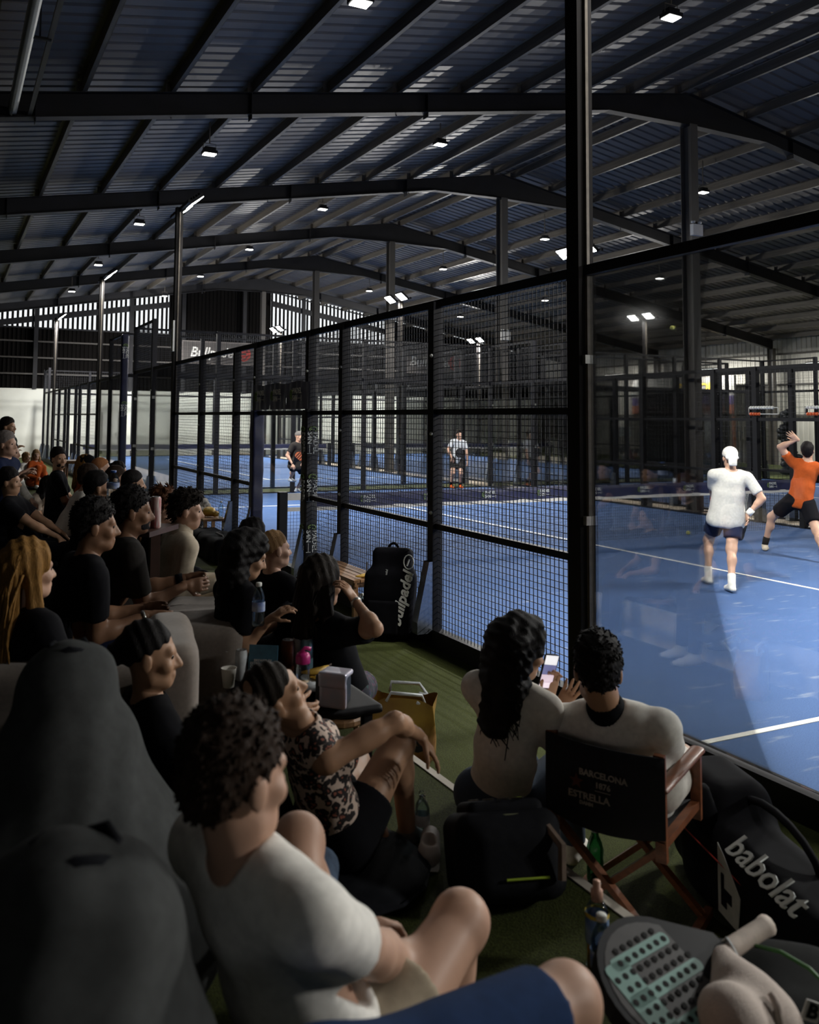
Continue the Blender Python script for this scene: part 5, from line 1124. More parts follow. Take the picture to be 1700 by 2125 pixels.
# ================================================================== FOREGROUND AND CROWD OBJECTS
BEAN = mat('bean_bag_grey', (0.055, 0.058, 0.058), .9, var=.12, scale=30, bump=.1, bscale=300, spec=.1); BEAND = mat('bean_bag_dark', (.010, .011, .014), .9, var=.2, scale=20, spec=.1)
def bean(label, c, r, top, rt, lean=(0, 0), vox=.018, m=None, group='large bean bags', wr=.011):
    c = np.array(c, float); t = thing('bean_bag', label, 'bean bag', tuple(c), group=group)
    S = SDF(); S.ell(c+[0, 0, r*.62], (r, r, r*.66), .1); tp = c+np.array([lean[0], lean[1], top-rt*.75]); S.cap(c+[lean[0]*.25, lean[1]*.25, r*.75], tp, r*.86, rt, .12); S.ell(tp+np.array([0, 0, rt*.5]), (rt*.7, rt*.6, rt*.55), .06); S.plane(c, (0, 0, -1), 'i', .02)
    o = sdf_obj('cover', S, vox, m or BEAN, t, disp=lambda x, y, z: wrinkle(wr, 26, (.15, .2, 1.2), 1.3)(x, y, z)+.006*np.sin(9*x+7*z)*np.sin(8*y), it=2)
    b = MB(); b.tube([tuple(tp+np.array([rt*.35*cos(a), rt*.35*sin(a), rt*.98+.012*sin(3*a)])) for a in np.linspace(0, 2*pi, 12)[:-1]], .012, 5, closed=True); b.build('seam', BEAND, t, smooth=True); return t
g = pz(165, 1900, ZD); bean('tall dark grey bean bag at the left edge behind the nearest one', at(135, 1690, 2.42)*[1, 1, 0]+[0, 0, ZD], .46, .98, .15, (.0, 0.02))
bean('nearest dark grey bean bag filling the bottom left corner', at(120, 1950, 1.36)*[1, 1, 0]+[0, 0, ZD], .44, .92, .19, (.03, .05), vox=.014)
# supports under seated people
low = {}
def support(key, kind='bean', dz=.0):
    b = PPL[key]; P, s = b['P'], b['s']; zf = ZD if kind in ('bean', 'block') else ZT; h = P[2]-.105*s-zf+dz; F_ = b['F']
    nm = {'bean': ('bean_bag', 'bean bag'), 'stool': ('stool', 'stool'), 'block': ('pouffe', 'pouffe')}[kind]
    lb = {'bean': 'dark low bean bag under the ', 'stool': 'wooden stool under the ', 'block': 'dark square pouffe under the '}[kind]+b['o']['label']
    lb = ' '.join(lb.split()[:16]); lb = lb[:-4] if lb.endswith(' and') else lb
    for w_ in (' in', ' a', ' the', ' with', ' her', ' his', ' of', ' at', ' by', ' on', ' to'):
        while lb.endswith(w_): lb = lb[:-len(w_)]
    t = thing(nm[0], lb, nm[1], (P[0], P[1], zf), group='seats under the crowd')
    c = np.array([P[0], P[1], zf])
    if kind == 'bean':
        S = SDF(); rr = .29 if dep(c) > 5.5 else .35; S.ell(c+[0, 0, h*.52], (rr, rr, h*.54), .05); S.plane(c, (0, 0, -1), 'i', .02); sdf_obj('cover', S, .03, BEAND, t, disp=wrinkle(.008, 24))
        MB().tube([(c[0]+rr*.99*cos(a), c[1]+rr*.99*sin(a), zf+h*.5) for a in np.linspace(0, 2*pi, 16)[:-1]], .008, 4, closed=True).build('seam', BEAND, t)
    elif kind == 'block':
        S = SDF(); S.box(c+[0, 0, h*.5], (.26, .26, max(h*.5-.05, .03)), .05); sdf_obj('cover', S, .025, BEAND, t); MB().mm((c[0]-.26, c[1]-.26, zf), (c[0]+.26, c[1]+.26, zf+.03)).build('plinth', BLACKM, t)
    else:
        MB().lathe([(.16, 0), (.17, .01), (.17, .03), (.16, .04)], (c[0], c[1], zf+h-.04), 18).build('seat', WOODB, t)
        for a in (.8, 2.37, 3.94, 5.5): MB().tube([(c[0]+.11*cos(a), c[1]+.11*sin(a), zf+h-.03), (c[0]+.16*cos(a), c[1]+.16*sin(a), zf)], .016, 7).build('leg', WOODB, t)
WOODB = mat('acacia_wood', (.24, .125, .055), .5, var=.35, scale=5, stretch=(8, 1, 8)); WOODC = mat('chair_teak', (.19, .062, .022), .4, var=.3, scale=6, stretch=(1, 6, 6)); WOODD = mat('dark_wood', (.05, .022, .014), .45, var=.3, scale=6)
for k in ('fg', 'grey', 'whs', 'kid', 'kid2', 'beard', 'capw', 'bald', 'fr', 'wsh', 'dk', 'fr2', 'fade', 'dress', 'sit', 'gold', 'prof', 'leo', 'curl', 'aub'): support(k, 'bean')
for k in ('tee', 'polo', 'cream'): support(k, 'block')
for k in ('blo', 'bun', 'mouth', 'phw', 'back'): support(k, 'stool')
# ---- sofa modules
SOFA = mat('sofa_taupe', (.20, .165, .14), .9, var=.10, scale=60, bump=.15, bscale=400, sheen=.2)
def sofa(label, c, hx, hy, h, rz=0.0, r=.07, z0=ZD, name='sofa_module', cat='sofa'):
    t = thing(name, label, cat, (c[0], c[1], z0), group='taupe sofa modules'); R = np.array(Matrix.Rotation(rz, 3, 'Z'))
    S = SDF(); S.box((c[0], c[1], z0+.06+(h-.06)/2), (hx-r, hy-r, (h-.06)/2-r), r, .02, R); sdf_obj('cushion', S, .022, SOFA, t, disp=lambda x, y, z: .003*np.sin(14*x+9*y)*np.sin(11*y), it=2)
    for sx in (-1, 1):
        for sy in (-1, 1):
            p = R @ np.array([sx*(hx-.09), sy*(hy-.09), 0]); MB().mm((c[0]+p[0]-.025, c[1]+p[1]-.025, z0), (c[0]+p[0]+.025, c[1]+p[1]+.025, z0+.08)).build('foot', BLACKM, t)
    return t
c = at(425, 1290, 4.62); sofa('taupe sofa module with a rounded end beside the bare knee', c, .26, .40, .66, rz=-YAW)
c = at(352, 1430, 3.62); sofa('taupe sofa backrest rising behind the woman in profile', c, .10, .34, .80, rz=-YAW+.25, r=.06, name='sofa_module')
c = at(60, 1480, 3.35); sofa('taupe sofa backrest low at the left edge', c, .52, .12, .73, rz=-YAW, r=.06, name='sofa_module')
# ---- low table with drinks
TZ = .62
t = thing('low_table', 'low black table crowded with cups, cans and fruit', 'table', (-2.46, -6.96, ZD)); S = SDF(); S.box((-2.46, -6.96, TZ-.02), (.26, .35, .012), .008); sdf_obj('table_top', S, .012, BLACKM, t)
for sx in (-.21, .21):
    for sy in (-.3, .3): MB().mm((-2.46+sx-.02, -6.96+sy-.02, ZD), (-2.46+sx+.02, -6.96+sy+.02, TZ-.035)).build('leg', BLACKM, t)
CLEAR = glassmat('clear_plastic', (.94, .96, .96), .10, .05); WATER = glassmat('water_bottle_plastic', (.80, .90, .93), .12, .05); GREENB = glassmat('green_bottle_plastic', (.25, .62, .42), .12, .05)
ALU = mat('can_aluminium', (.55, .56, .57), .3, .8, var=.1)
def on(px, py, z): return pz(px, py, z)
def bottle(label, p, h=.22, r=.031, capm=None, lab=None, body=None, group='drinks', cat='bottle', tilt=None):
    p = np.array(p, float); t = thing('water_bottle', label, cat, tuple(p), group=group); body = body or WATER
    pr_ = [(r*.85, 0), (r, .008)]
    for k in range(9): z = .02+(h*.62-.02)*k/8; pr_.append((r*(1-.06*(k % 2)), z))
    pr_ += [(r*.98, h*.66), (r*.8, h*.76), (r*.45, h*.86), (r*.40, h*.92)]
    o = MB().lathe(pr_, tuple(p), 16).build('bottle_body', body, t, smooth=True)
    MB().lathe([(r*.46, 0), (r*.48, .004), (r*.48, h*.075), (r*.42, h*.085), (0, h*.085)], (p[0], p[1], p[2]+h*.915), 14).build('cap', capm or WHT, t, smooth=True)
    if lab: MB().lathe([(r*1.03, h*.34), (r*1.03, h*.56)], tuple(p), 16, caps=False).build('paper_label', lab, t, smooth=True)
    return t
def can(label, p, m, h=.145, r=.029):
    p = np.array(p, float); t = thing('drink_can', label, 'can', tuple(p), group='drinks'); MB().lathe([(r*.8, 0), (r, .008), (r, h-.014), (r*.86, h-.002)], tuple(p), 18, caps=False).build('can_body', m, t, smooth=True); MB().lathe([(r*.87, h-.002), (r*.84, h), (r*.80, h-.004), (0, h-.004)], tuple(p), 18).build('can_lid', ALU, t, smooth=True); MB().mm((p[0]-.006, p[1]-.012, p[2]+h-.004), (p[0]+.006, p[1]+.008, p[2]+h)).build('ring_pull', ALU, t); return t
LBLUE = mat('label_blue', (.05, .12, .42), .5, col2=(.5, .55, .6), scale=25); LWHITE = mat('label_white', (.55, .58, .6), .5, var=.2, scale=30)
P0 = on(472, 1400, TZ); t = thing('plastic_cup', 'tall clear plastic cup at the left end of the low table', 'cup', tuple(P0), group='drinks'); MB().lathe([(.028, 0), (.030, .002), (.041, .118), (.044, .12), (.042, .123), (.039, .116), (.028, .006), (0, .006)], tuple(P0), 20).build('cup_wall', CLEAR, t, smooth=True); MB().tube([(P0[0]+.042*cos(a), P0[1]+.042*sin(a), P0[2]+.121) for a in np.linspace(0, 2*pi, 20)[:-1]], .0025, 5, closed=True).build('rim', LWHITE, t)
P0 = on(470, 1412, TZ); t = thing('paper_cup', 'white paper cup in front of the clear cup', 'cup', tuple(P0), group='drinks'); MB().lathe([(.026, 0), (.036, .085), (.038, .088), (.034, .086), (.025, .01), (0, .01)], tuple(P0+np.array([-.02, -.10, 0])), 20).build('cup_wall', mat('paper_cup_white', (.66, .63, .57), .7, var=.05), t, smooth=True)
can('slim pale can next to the paper cup', on(500, 1412, TZ), LWHITE)
t = thing('table_sign', 'blue table card with white lettering among the cups', 'sign', tuple(on(545, 1415, TZ))); c0 = on(545, 1415, TZ); b = MB(); R = Matrix.Rotation(-YAW-.1, 3, 'Z') @ Matrix.Rotation(radians(-12), 3, 'X'); b.box(c0+np.array([0, 0, .085]), (.14, .006, .17), R); b.build('card', mat('card_blue', (.03, .12, .18), .4, var=.2), t); MB().box(c0+np.array([.0, .03, .06]), (.12, .004, .12), Matrix.Rotation(-YAW-.1, 3, 'Z') @ Matrix.Rotation(radians(18), 3, 'X')).build('card_stand', DARKP, t)
M = Matrix.Translation(c0+np.array([0, 0, .085])) @ (R @ Matrix.Rotation(radians(90), 3, 'X')).to_4x4() @ Matrix.Translation((0, .0, .0045)); lettering('BREWED BY\nESTRELLA DAMM\nOUR OWN BEER', .016, WHT, M, t)
can('dark amber can right of the blue card', on(597, 1395, TZ), mat('can_amber', (.20, .05, .015), .35, .4, col2=(.02, .012, .01), scale=12), h=.16, r=.033); can('pale silver can behind the pink lidded bottle', on(621, 1385, TZ), LWHITE, h=.16, r=.033); can('light blue can behind the pink lidded bottle', on(636, 1388, TZ), mat('can_blue', (.22, .38, .45), .35, .4, var=.15), h=.15, r=.033)
P0 = on(628, 1440, TZ); t = thing('sports_bottle', 'clear sports bottle with a pink flip lid on the low table', 'bottle', tuple(P0), group='drinks'); PINK = mat('pink_lid', (.55, .02, .20), .4, var=.1)
MB().lathe([(.026, 0), (.031, .006), (.032, .11), (.029, .125), (.030, .14)], tuple(P0), 18).build('bottle_body', CLEAR, t, smooth=True); MB().lathe([(.0, .004), (.027, .006), (.027, .055), (0, .055)], tuple(P0), 16).build('fruit_infusion', mat('fruit_orange', (.5, .26, .05), .5, col2=(.6, .5, .4), scale=40), t, smooth=True); MB().lathe([(.033, .138), (.034, .142), (.034, .168), (.028, .182), (.012, .188), (0, .188)], tuple(P0), 18).build('lid', PINK, t, smooth=True); MB().tube([(P0[0]-.02, P0[1], P0[2]+.18), (P0[0]+.01, P0[1], P0[2]+.205), (P0[0]+.035, P0[1]-.01, P0[2]+.20)], .009, 8).build('spout', PINK, t, smooth=True)
YEL = mat('banana_yellow', (.52, .33, .04), .55, col2=(.35, .18, .02), scale=9, var=.2)
def banana(label, p, a, L=.17, r=.018, group='bananas'):
    p = np.array(p, float); t = thing('banana', label, 'banana', tuple(p), group=group); d = np.array([cos(a), sin(a), 0]); n = np.array([-sin(a), cos(a), 0]); q = np.linspace(-1, 1, 9); pts = [tuple(p+d*L*.5*v+n*.035*(v*v)+np.array([0, 0, r])) for v in q]; MB().tube(pts, [r*max(.28, 1-abs(v)**2.5*.8) for v in q], 7).build('fruit', YEL, t, smooth=True); MB().tube([pts[-1], tuple(np.array(pts[-1])+d*.02+[0, 0, .006])], .005, 6).build('stem', WOODD, t)
t = thing('plate', 'white paper plate with snacks on the low table', 'plate', tuple(on(672, 1420, TZ))); c0 = on(668, 1412, TZ); MB().lathe([(.06, 0), (.10, .012), (.105, .014), (.10, .017), (.06, .005), (0, .005)], tuple(c0), 24).build('dish', LWHITE, t, smooth=True)
for k in range(9): rg = random.Random(k); MB().box(c0+np.array([rg.uniform(-.05, .05), rg.uniform(-.05, .05), .012+.006*(k % 3)]), (.035, .03, .008), Euler((rg.uniform(-.4, .4), rg.uniform(-.4, .4), rg.uniform(0, 3))).to_matrix()).build('crisp', YEL, t)
banana('banana on the plate behind the pink lidded bottle', c0+np.array([.0, .03, .02]), .3); banana('second banana lying left of the plate', on(598, 1425, TZ), 1.0)
# holographic pouch
c0 = on(697, 1468, TZ); t = thing('lunch_pouch', 'shiny holographic pouch with a flap at the right end of the low table', 'pouch', tuple(c0)); HOLO = mat('holographic_foil', (.55, .60, .70), .3, .3, col2=(.72, .62, .70), scale=18); R = np.array(Matrix.Rotation(-YAW-.35, 3, 'Z'))
S = SDF(); S.box(c0+np.array([0, .03, .075]), (.05, .045, .055), .015, R=R); sdf_obj('pouch_body', S, .008, mat('pouch_dark', (.02, .022, .025), .4, var=.2), t); S = SDF(); S.box(c0+R @ np.array([.0, -.035, .062]), (.052, .004, .045), .010, R=R); sdf_obj('front_panel', S, .006, HOLO, t); S = SDF(); S.box(c0+R @ np.array([.0, -.043, .125]), (.055, .006, .024), .008, R=R); S.box(c0+R @ np.array([0, .0, .147]), (.055, .045, .004), .008, R=R); sdf_obj('flap', S, .006, HOLO, t)
t = thing('tub', 'dark round tub under the plate', 'tub', tuple(on(655, 1455, TZ))); MB().lathe([(.05, 0), (.058, .05), (.06, .052), (0, .052)], tuple(on(652, 1452, TZ)), 20).build('tub_wall', mat('tub_dark', (.02, .03, .03), .4, var=.2), t, smooth=True); MB().lathe([(.061, .052), (.061, .06), (0, .062)], tuple(on(652, 1452, TZ)), 20).build('tub_lid', LWHITE, t, smooth=True)
# cup with green lid, pale flask and shopping bag on the turf
c0 = pz(785, 1560, ZT); t = thing('travel_cup', 'cup with a bright green lid beside the yellow shopping bag', 'cup', tuple(c0), group='drinks'); c1 = at(788, 1500, 4.4)*[1, 1, 0]+[0, 0, ZT]; MB().lathe([(.036, 0), (.044, .22), (.044, .24)], tuple(c1), 18).build('cup_body', mat('cup_dark', (.03, .025, .02), .5, var=.2), t, smooth=True); MB().lathe([(.048, .24), (.049, .28), (.043, .285), (.040, .27), (0, .27)], tuple(c1), 18).build('lid', mat('green_lid', (.02, .30, .08), .4, var=.1), t, smooth=True); MB().tube([(c1[0]+.02, c1[1], .27+ZT), (c1[0]-.02, c1[1]+.02, .37+ZT)], .004, 6).build('straw', BLACKM, t)
c1 = at(748, 1500, 4.35)*[1, 1, 0]+[0, 0, ZT]; t = thing('flask', 'pale flask left of the cup with the green lid', 'flask', tuple(c1), group='drinks'); MB().lathe([(.036, 0), (.040, .01), (.040, .27), (.034, .30), (0, .30)], tuple(c1), 18).build('flask_body', mat('flask_pale', (.42, .36, .33), .45, var=.08), t, smooth=True); MB().lathe([(.034, .30), (.034, .325), (0, .33)], tuple(c1), 16).build('flask_cap', WOODD, t, smooth=True)
c0 = pz(836, 1568, ZT); t = thing('shopping_bag', 'yellow and brown reusable shopping bag standing open on the turf', 'bag', tuple(c0)); YB = mat('bag_yellow', (.42, .27, .025), .55, col2=(.16, .055, .02), scale=3.2, var=.2); w_, d_, h_ = .19, .11, .34; R = Matrix.Rotation(-YAW-.15, 3, 'Z')
V = []; N_ = 28
for j in range(7):
    for k in range(N_):
        a = 2*pi*k/N_; ex = (abs(cos(a))**.45)*(1 if cos(a) >= 0 else -1); ey = (abs(sin(a))**.45)*(1 if sin(a) >= 0 else -1); q = j/6; p = R @ Vector((ex*w_*(1+.06*q)*.98+.01*sin(5*a+j), ey*d_*(1-.15*q)+.012*sin(4*a+j*1.3), h_*q+.02*sin(3*a)*q)); V.append(p+Vector(c0))
Fs = [(j*N_+k, j*N_+(k+1) % N_, (j+1)*N_+(k+1) % N_, (j+1)*N_+k) for j in range(6) for k in range(N_)]+[tuple(range(N_-1, -1, -1))]; b = MB(); b.add(V, Fs); b.build('bag_body', YB, t, smooth=True)
for sy in (-1, 1): p0, p1 = [Vector(c0)+R @ Vector((sx*.09, sy*.09, h_)) for sx in (-1, 1)]; MB().tube([p0, p0+Vector((.02, .02*sy, .05)), (p0+p1)/2+Vector((.12, .03*sy, .03)), p1+Vector((.06, 0, -.02)), p1], .010, 6).build('handle', LWHITE, t, smooth=True)
lettering('S', .16, BLACKM, frame(Vector(c0)+R @ Vector((.10, -.128, .13)), R @ Vector((1, 0, 0)), (0, 0, 1), R @ Vector((0, -1, 0))), t, bold=.01)
# ---- wooden bench by the fence and things around it
t = thing('slatted_bench', 'slatted wooden bench by the fence with bananas on its end', 'bench', (-.22, -2.53, ZT))
for k in range(5): MB().mm((-.40+.072*k, -3.16, .305), (-.40+.072*k+.062, -1.88, .33)).build('slat', WOODB, t)
for yy in (-3.13, -1.94): MB().mm((-.40, yy, .255), (-.045, yy+.03, .305)).build('rail', WOODB, t)
for xx in (-.39, -.35+.26):
    MB().mm((xx, -3.16, .265), (xx+.025, -1.88, .305)).build('apron', WOODB, t)
    for yy in (-3.15, -1.94): MB().mm((xx-.005, yy, ZT), (xx+.04, yy+.045, .29)).build('leg', WOODB, t)
for k in range(3): banana(('left', 'middle', 'right')[k]+' banana of the bunch on the slatted bench', (-.24+.055*k, -3.05+.02*k, .33), .5+.25*k, L=.19, r=.020)
def racket_bag(label, base, h, w, d, rz, tilt, text):
    t = thing('racket_bag', label, 'bag', tuple(base), group='racket bags'); R = (Matrix.Rotation(rz, 3, 'Z') @ Matrix.Rotation(tilt, 3, 'X')); R_ = np.array(R); b0 = np.array(base, float)
    L_ = lambda x, y, z: b0+R_ @ np.array([x, y, z]); S = SDF(); S.box(L_(0, 0, h*.36), (w*.5-.06, d*.5-.06, h*.36-.06), .06, .05, R_); S.box(L_(.02, 0, h*.68), (w*.40-.06, d*.42-.06, h*.24-.02), .06, .08, R_); S.plane((b0[0], b0[1], b0[2]), (0, 0, -1), 'i', .01)
    sdf_obj('bag_body', S, .013, mat('bag_black', (.004, .004, .0055), .8, var=.25, spec=.06), t, disp=wrinkle(.005, 18)); S = SDF(); S.box(L_(-.04, -d*.5-.005, h*.22), (w*.28, .012, h*.16), .015, .01, R_); sdf_obj('front_pocket', S, .012, MATS['bag_black'], t)
    MB().tube([tuple(L_(.05*cos(a)+.02, 0, h*.93+.07*sin(a))) for a in np.linspace(-.1, pi+.1, 10)], .012, 7).build('top_handle', MATS['bag_black'], t, smooth=True); MB().tube([tuple(L_(-w*.47, -d*.2, h*(.2+.6*q))) for q in np.linspace(0, 1, 6)], .006, 5).build('zip', mat('zip_metal', (.3, .26, .22), .35, .7, var=.2), t)
    return t, L_, R_
t, L_, R_ = racket_bag('black racket bag with a white upright logo leaning on the fence', (-.26, -3.62, ZT), .84, .46, .28, radians(-36), radians(-9), '')
Mx = Vector(R_[:, 0]); My = Vector(R_[:, 2]); Mz = -Vector(R_[:, 1]); lettering('bullpadel', .135, WHT, frame(L_(.135, -.151, .36), (Mx*.22+My*.97).normalized(), (-Mx*.97+My*.22).normalized(), Mz), t, shear=.25, bold=.004, ext=.004); b = MB(); b.tube([tuple(L_(.185+.045*cos(a), -.152, .685+.062*sin(a))) for a in np.linspace(0, 2*pi, 16)[:-1]], .006, 5, closed=True); b.tube([tuple(L_(.17, -.152, .65)), tuple(L_(.19, -.152, .71))], .008, 5); b.build('logo_ring', WHT, t); lettering('bullpadel', .03, GREY_T, frame(L_(-.02, -.147, .56), (Mx*.15+My*.98).normalized(), (-Mx*.98+My*.15).normalized(), Mz), t)
for px_, py_, lb in ((740, 1292, 'leftmost water bottle standing by the black racket bag'), (752, 1284, 'middle water bottle standing by the black racket bag'), (764, 1302, 'right water bottle touching the black racket bag')): bottle(lb, pz(px_, py_, ZT), .25, .034)
# ---- far stool with snacks, bags beside the fence
t = thing('wooden_stool', 'wooden stool with a snack bag and bottle beyond the man in cream', 'stool', (-.22, 2.5, ZT)); MB().mm((-.42, 2.2, .30), (-.05, 2.9, .335)).build('seat', WOODB, t)
for xx in (-.40, -.11):
    for yy in (2.23, 2.82): MB().mm((xx, yy, ZT), (xx+.05, yy+.05, .30)).build('leg', WOODB, t)
t = thing('snack_bag', 'yellow crumpled snack bag on the far stool', 'bag', (-.25, 2.5, .335)); S = SDF(); S.ell((-.25, 2.5, .42), (.10, .10, .075), .03); S.ell((-.18, 2.42, .39), (.07, .08, .05), .03); sdf_obj('wrapper', S, .016, YEL, t, disp=wrinkle(.014, 60))
bottle('clear bottle beside the yellow snack bag', (-.12, 2.3, .335), .26, .035)
t = thing('sports_bag', 'black sports bag lying on the turf by the fence', 'bag', (-.35, 1.2, ZT)); S = SDF(); S.box((-.42, 1.2, ZT+.17), (.16, .42, .10), .08); sdf_obj('bag_body', S, .024, MATS['bag_black'], t, disp=wrinkle(.012, 18)); MB().tube([(-.42, .95, .12), (-.46, 1.05, .24), (-.46, 1.35, .24), (-.42, 1.45, .12)], .014, 6).build('strap', DARKP, t)
t = thing('sports_bag', 'black backpack slumped against the fence beyond the first bag', 'bag', (-.35, 2.0, ZT)); S = SDF(); S.box((-.40, 2.02, ZT+.14), (.14, .20, .10), .09); sdf_obj('bag_body', S, .024, MATS['bag_black'], t, disp=wrinkle(.012, 18)); MB().tube([(-.5, 1.9, .1), (-.56, 1.95, -.05), (-.55, 2.1, -.08)], .014, 6).build('strap', GREY_T, t)
t = thing('helmet_shoe', 'pale trainer lying on the turf by the black sports bag', 'shoe', tuple(pz(462, 1136, ZT))); q = pz(462, 1136, ZT); S = SDF(); S.cap(q+[0, 0, .05], q+[.16, .03, .04], .05, .035, .03); S.plane(q, (0, 0, -1), 'i'); sdf_obj('upper', S, .012, C_SOCK, t); MB().mm((q[0]-.05, q[1]-.04, q[2]), (q[0]+.2, q[1]+.07, q[2]+.018)).build('sole', LWHITE, t); t.name = 'trainer'
t = thing('jacket', 'patterned grey jacket hung over the far end of the fence stool', 'jacket', (-.3, 2.75, .335)); S = SDF(); S.ell((-.28, 2.78, .47), (.13, .12, .14), .03); S.ell((-.33, 2.7, .40), (.10, .12, .09), .03); sdf_obj('fabric', S, .018, mat('jacket_stripe', (.35, .33, .30), .8, col2=(.05, .05, .05), scale=16), t, disp=wrinkle(.02, 38)); MB().tube([(-.3, 2.66, .5), (-.27, 2.64, .4)], .012, 5).build('zip', DARKP, t)
# ---- bar table with red cans, big bottle
c0 = at(300, 1094, 5.25); bz = c0[2]
t = thing('bar_table', 'tall dark wooden table carrying the red striped cans', 'table', (c0[0], c0[1], ZD)); R = Matrix.Rotation(-YAW-.2, 3, 'Z'); MB().box((c0[0], c0[1], bz-.015), (.26, .42, .03), R).build('table_top', WOODD, t)
for sy in (-.15, .15): p = R @ Vector((0, sy, 0)); MB().mm((c0[0]+p.x-.03, c0[1]+p.y-.03, ZD), (c0[0]+p.x+.03, c0[1]+p.y+.03, bz-.03)).build('leg', WOODD, t)
REDC = mat('can_red', (.45, .02, .03), .4, col2=(.7, .66, .6), scale=9, stretch=(6, 6, 1.2))
for k, (px_, lb) in enumerate(((303, 'left of the three tall red and white cans'), (313, 'middle of the three tall red and white cans'), (323, 'right of the three tall red and white cans'))): can(lb, at(px_, 1086-(k % 2)*6, 5.22+.05*(k % 2))*[1, 1, 0]+[0, 0, bz], REDC, h=.168+.01*k, r=.031)
c0 = at(234, 1033, 6.7); t = thing('bar_table', 'tall dark table hidden in the crowd under the big water bottle', 'table', (c0[0], c0[1], ZD)); MB().box((c0[0], c0[1], c0[2]-.015), (.24, .35, .03)).build('table_top', WOODD, t); MB().mm((c0[0]-.03, c0[1]-.03, ZD), (c0[0]+.03, c0[1]+.03, c0[2]-.03)).build('leg', WOODD, t); bottle('big water bottle with a blue cap in the middle of the crowd', c0, .21, .048, mat('blue_cap', (.03, .10, .35), .4, var=.1), LBLUE)
bottle('small water bottle held up by the low table', at(536, 1298, 4.1)-[0, 0, .0], .20, .030, WHT, LBLUE)
# ---- stool and shoes at the far left
c0 = at(152, 955, 12.0); t = thing('wooden_stool', 'small round wooden stool by the bearded man', 'stool', (c0[0], c0[1], ZD)); MB().lathe([(.2, 0), (.21, .02), (.2, .04)], (c0[0], c0[1], c0[2]-.04), 16).build('seat', WOODB, t); [MB().tube([(c0[0]+.12*cos(a), c0[1]+.12*sin(a), c0[2]-.02), (c0[0]+.18*cos(a), c0[1]+.18*sin(a), ZD)], .018, 6).build('leg', WOODB, t) for a in (.5, 2.1, 3.6, 5.2)]
c0 = pz(75, 1130, ZD); t = thing('wooden_stool', 'low wooden stool at the left edge under the beige dress', 'stool', (c0[0], c0[1], ZD)); MB().mm((c0[0]-.2, c0[1]-.12, ZD+.18), (c0[0]+.2, c0[1]+.12, ZD+.22)).build('seat', WOODB, t); [MB().mm((c0[0]+sx-.02, c0[1]+sy-.02, ZD), (c0[0]+sx+.02, c0[1]+sy+.02, ZD+.18)).build('leg', WOODB, t) for sx in (-.17, .17) for sy in (-.09, .09)]
# ================================================================== RIGHT FOREGROUND
RL, RR = Vector(at(1150, 1525, 3.45)), Vector(at(1372, 1572, 3.2)); ZB = (RL.z+RR.z)/2
ex = Vector((RR.x-RL.x, RR.y-RL.y, 0)); CW = ex.length; ex.normalize(); ef = Vector((-ex.y, ex.x, 0)); CO = (RL+RR)/2; CO.z = ZT
t = thing('director_chair', 'folding director\'s chair with teak arms and a printed black canvas back', 'chair', tuple(CO))
def CP(x, y, z): return CO+ex*x+ef*y+Vector((0, 0, z))
hw = CW/2; zs, za, zb = .45, .645, ZB-ZT
for sx in (-1, 1):
    MB().bar(CP(sx*hw, .0, zs-.06), CP(sx*hw, -.02, zb+.02), .040, .024, up=ef).build('back_post', WOODC, t)
    MB().bar(CP(sx*hw, .44, zs-.06), CP(sx*hw, .44, za), .040, .024, up=ef).build('front_post', WOODC, t)
    S = SDF(); S.cap(CP(sx*hw, -.01, za), CP(sx*hw, .47, za+.01), .030, .033, .01, side=ex, flat=.45); sdf_obj('armrest', S, .009, WOODC, t)
    MB().bar(CP(sx*hw, -.02, zs), CP(sx*hw, .47, zs), .03, .03).build('seat_rail', WOODC, t); MB().bar(CP(sx*(hw+.03), -.04, .018), CP(sx*(hw+.03), .49, .018), .03, .034).build('ground_rail', WOODC, t)
for y in (.02, .42):
    MB().bar(CP(-hw, y, zs-.02), CP(hw+.03, y, .02), .022, .036, up=ef).build('cross_leg', WOODC, t); MB().bar(CP(hw, y+.025, zs-.02), CP(-hw-.03, y+.025, .02), .022, .036, up=ef).build('cross_leg', WOODC, t)
CANV = mat('black_canvas', (.007, .008, .012), .85, var=.2, scale=60, bump=.1)
b = MB(); V = []; nx = 14
for s_ in (0, 1):
    for j in range(5):
        for i in range(nx+1): u = -1+2*i/nx; z = zb-.275+.29*j/4; V.append(CP(u*(hw+.022), -.032-.045*(1-u*u)+.008*s_, z-.02*(1-u*u)*(1-j/4)))
k1 = nx+1; n5 = 5*k1; Fs = []
for j in range(4):
    for i in range(nx): q = j*k1+i; Fs += [(q, q+1, q+k1+1, q+k1), (n5+q, n5+q+k1, n5+q+k1+1, n5+q+1)]
for i in range(nx): Fs += [(4*k1+i, 4*k1+i+1, n5+4*k1+i+1, n5+4*k1+i), (i, n5+i, n5+i+1, i+1)]
b.add(V, Fs); b.build('canvas_back', CANV, t, smooth=True)
b = MB(); V = [CP(u*hw, y, zs+.012-.03*(1-u*u)) for u in (-1, -.6, -.2, .2, .6, 1) for y in (0, .45)]; b.add(V, [(2*i, 2*i+1, 2*i+3, 2*i+2) for i in range(5)]); b.build('canvas_seat', CANV, t, smooth=True)
TXT = mat('canvas_print', (.34, .30, .26), .8, var=.2, scale=60); TXR = mat('canvas_red_print', (.10, .03, .02), .8, var=.2)
def CT(x, z): u = x/(hw+.022); return frame(CP(x, -.036-.045*(1-u*u)-.004, z), ex, (0, 0, 1), -ef)
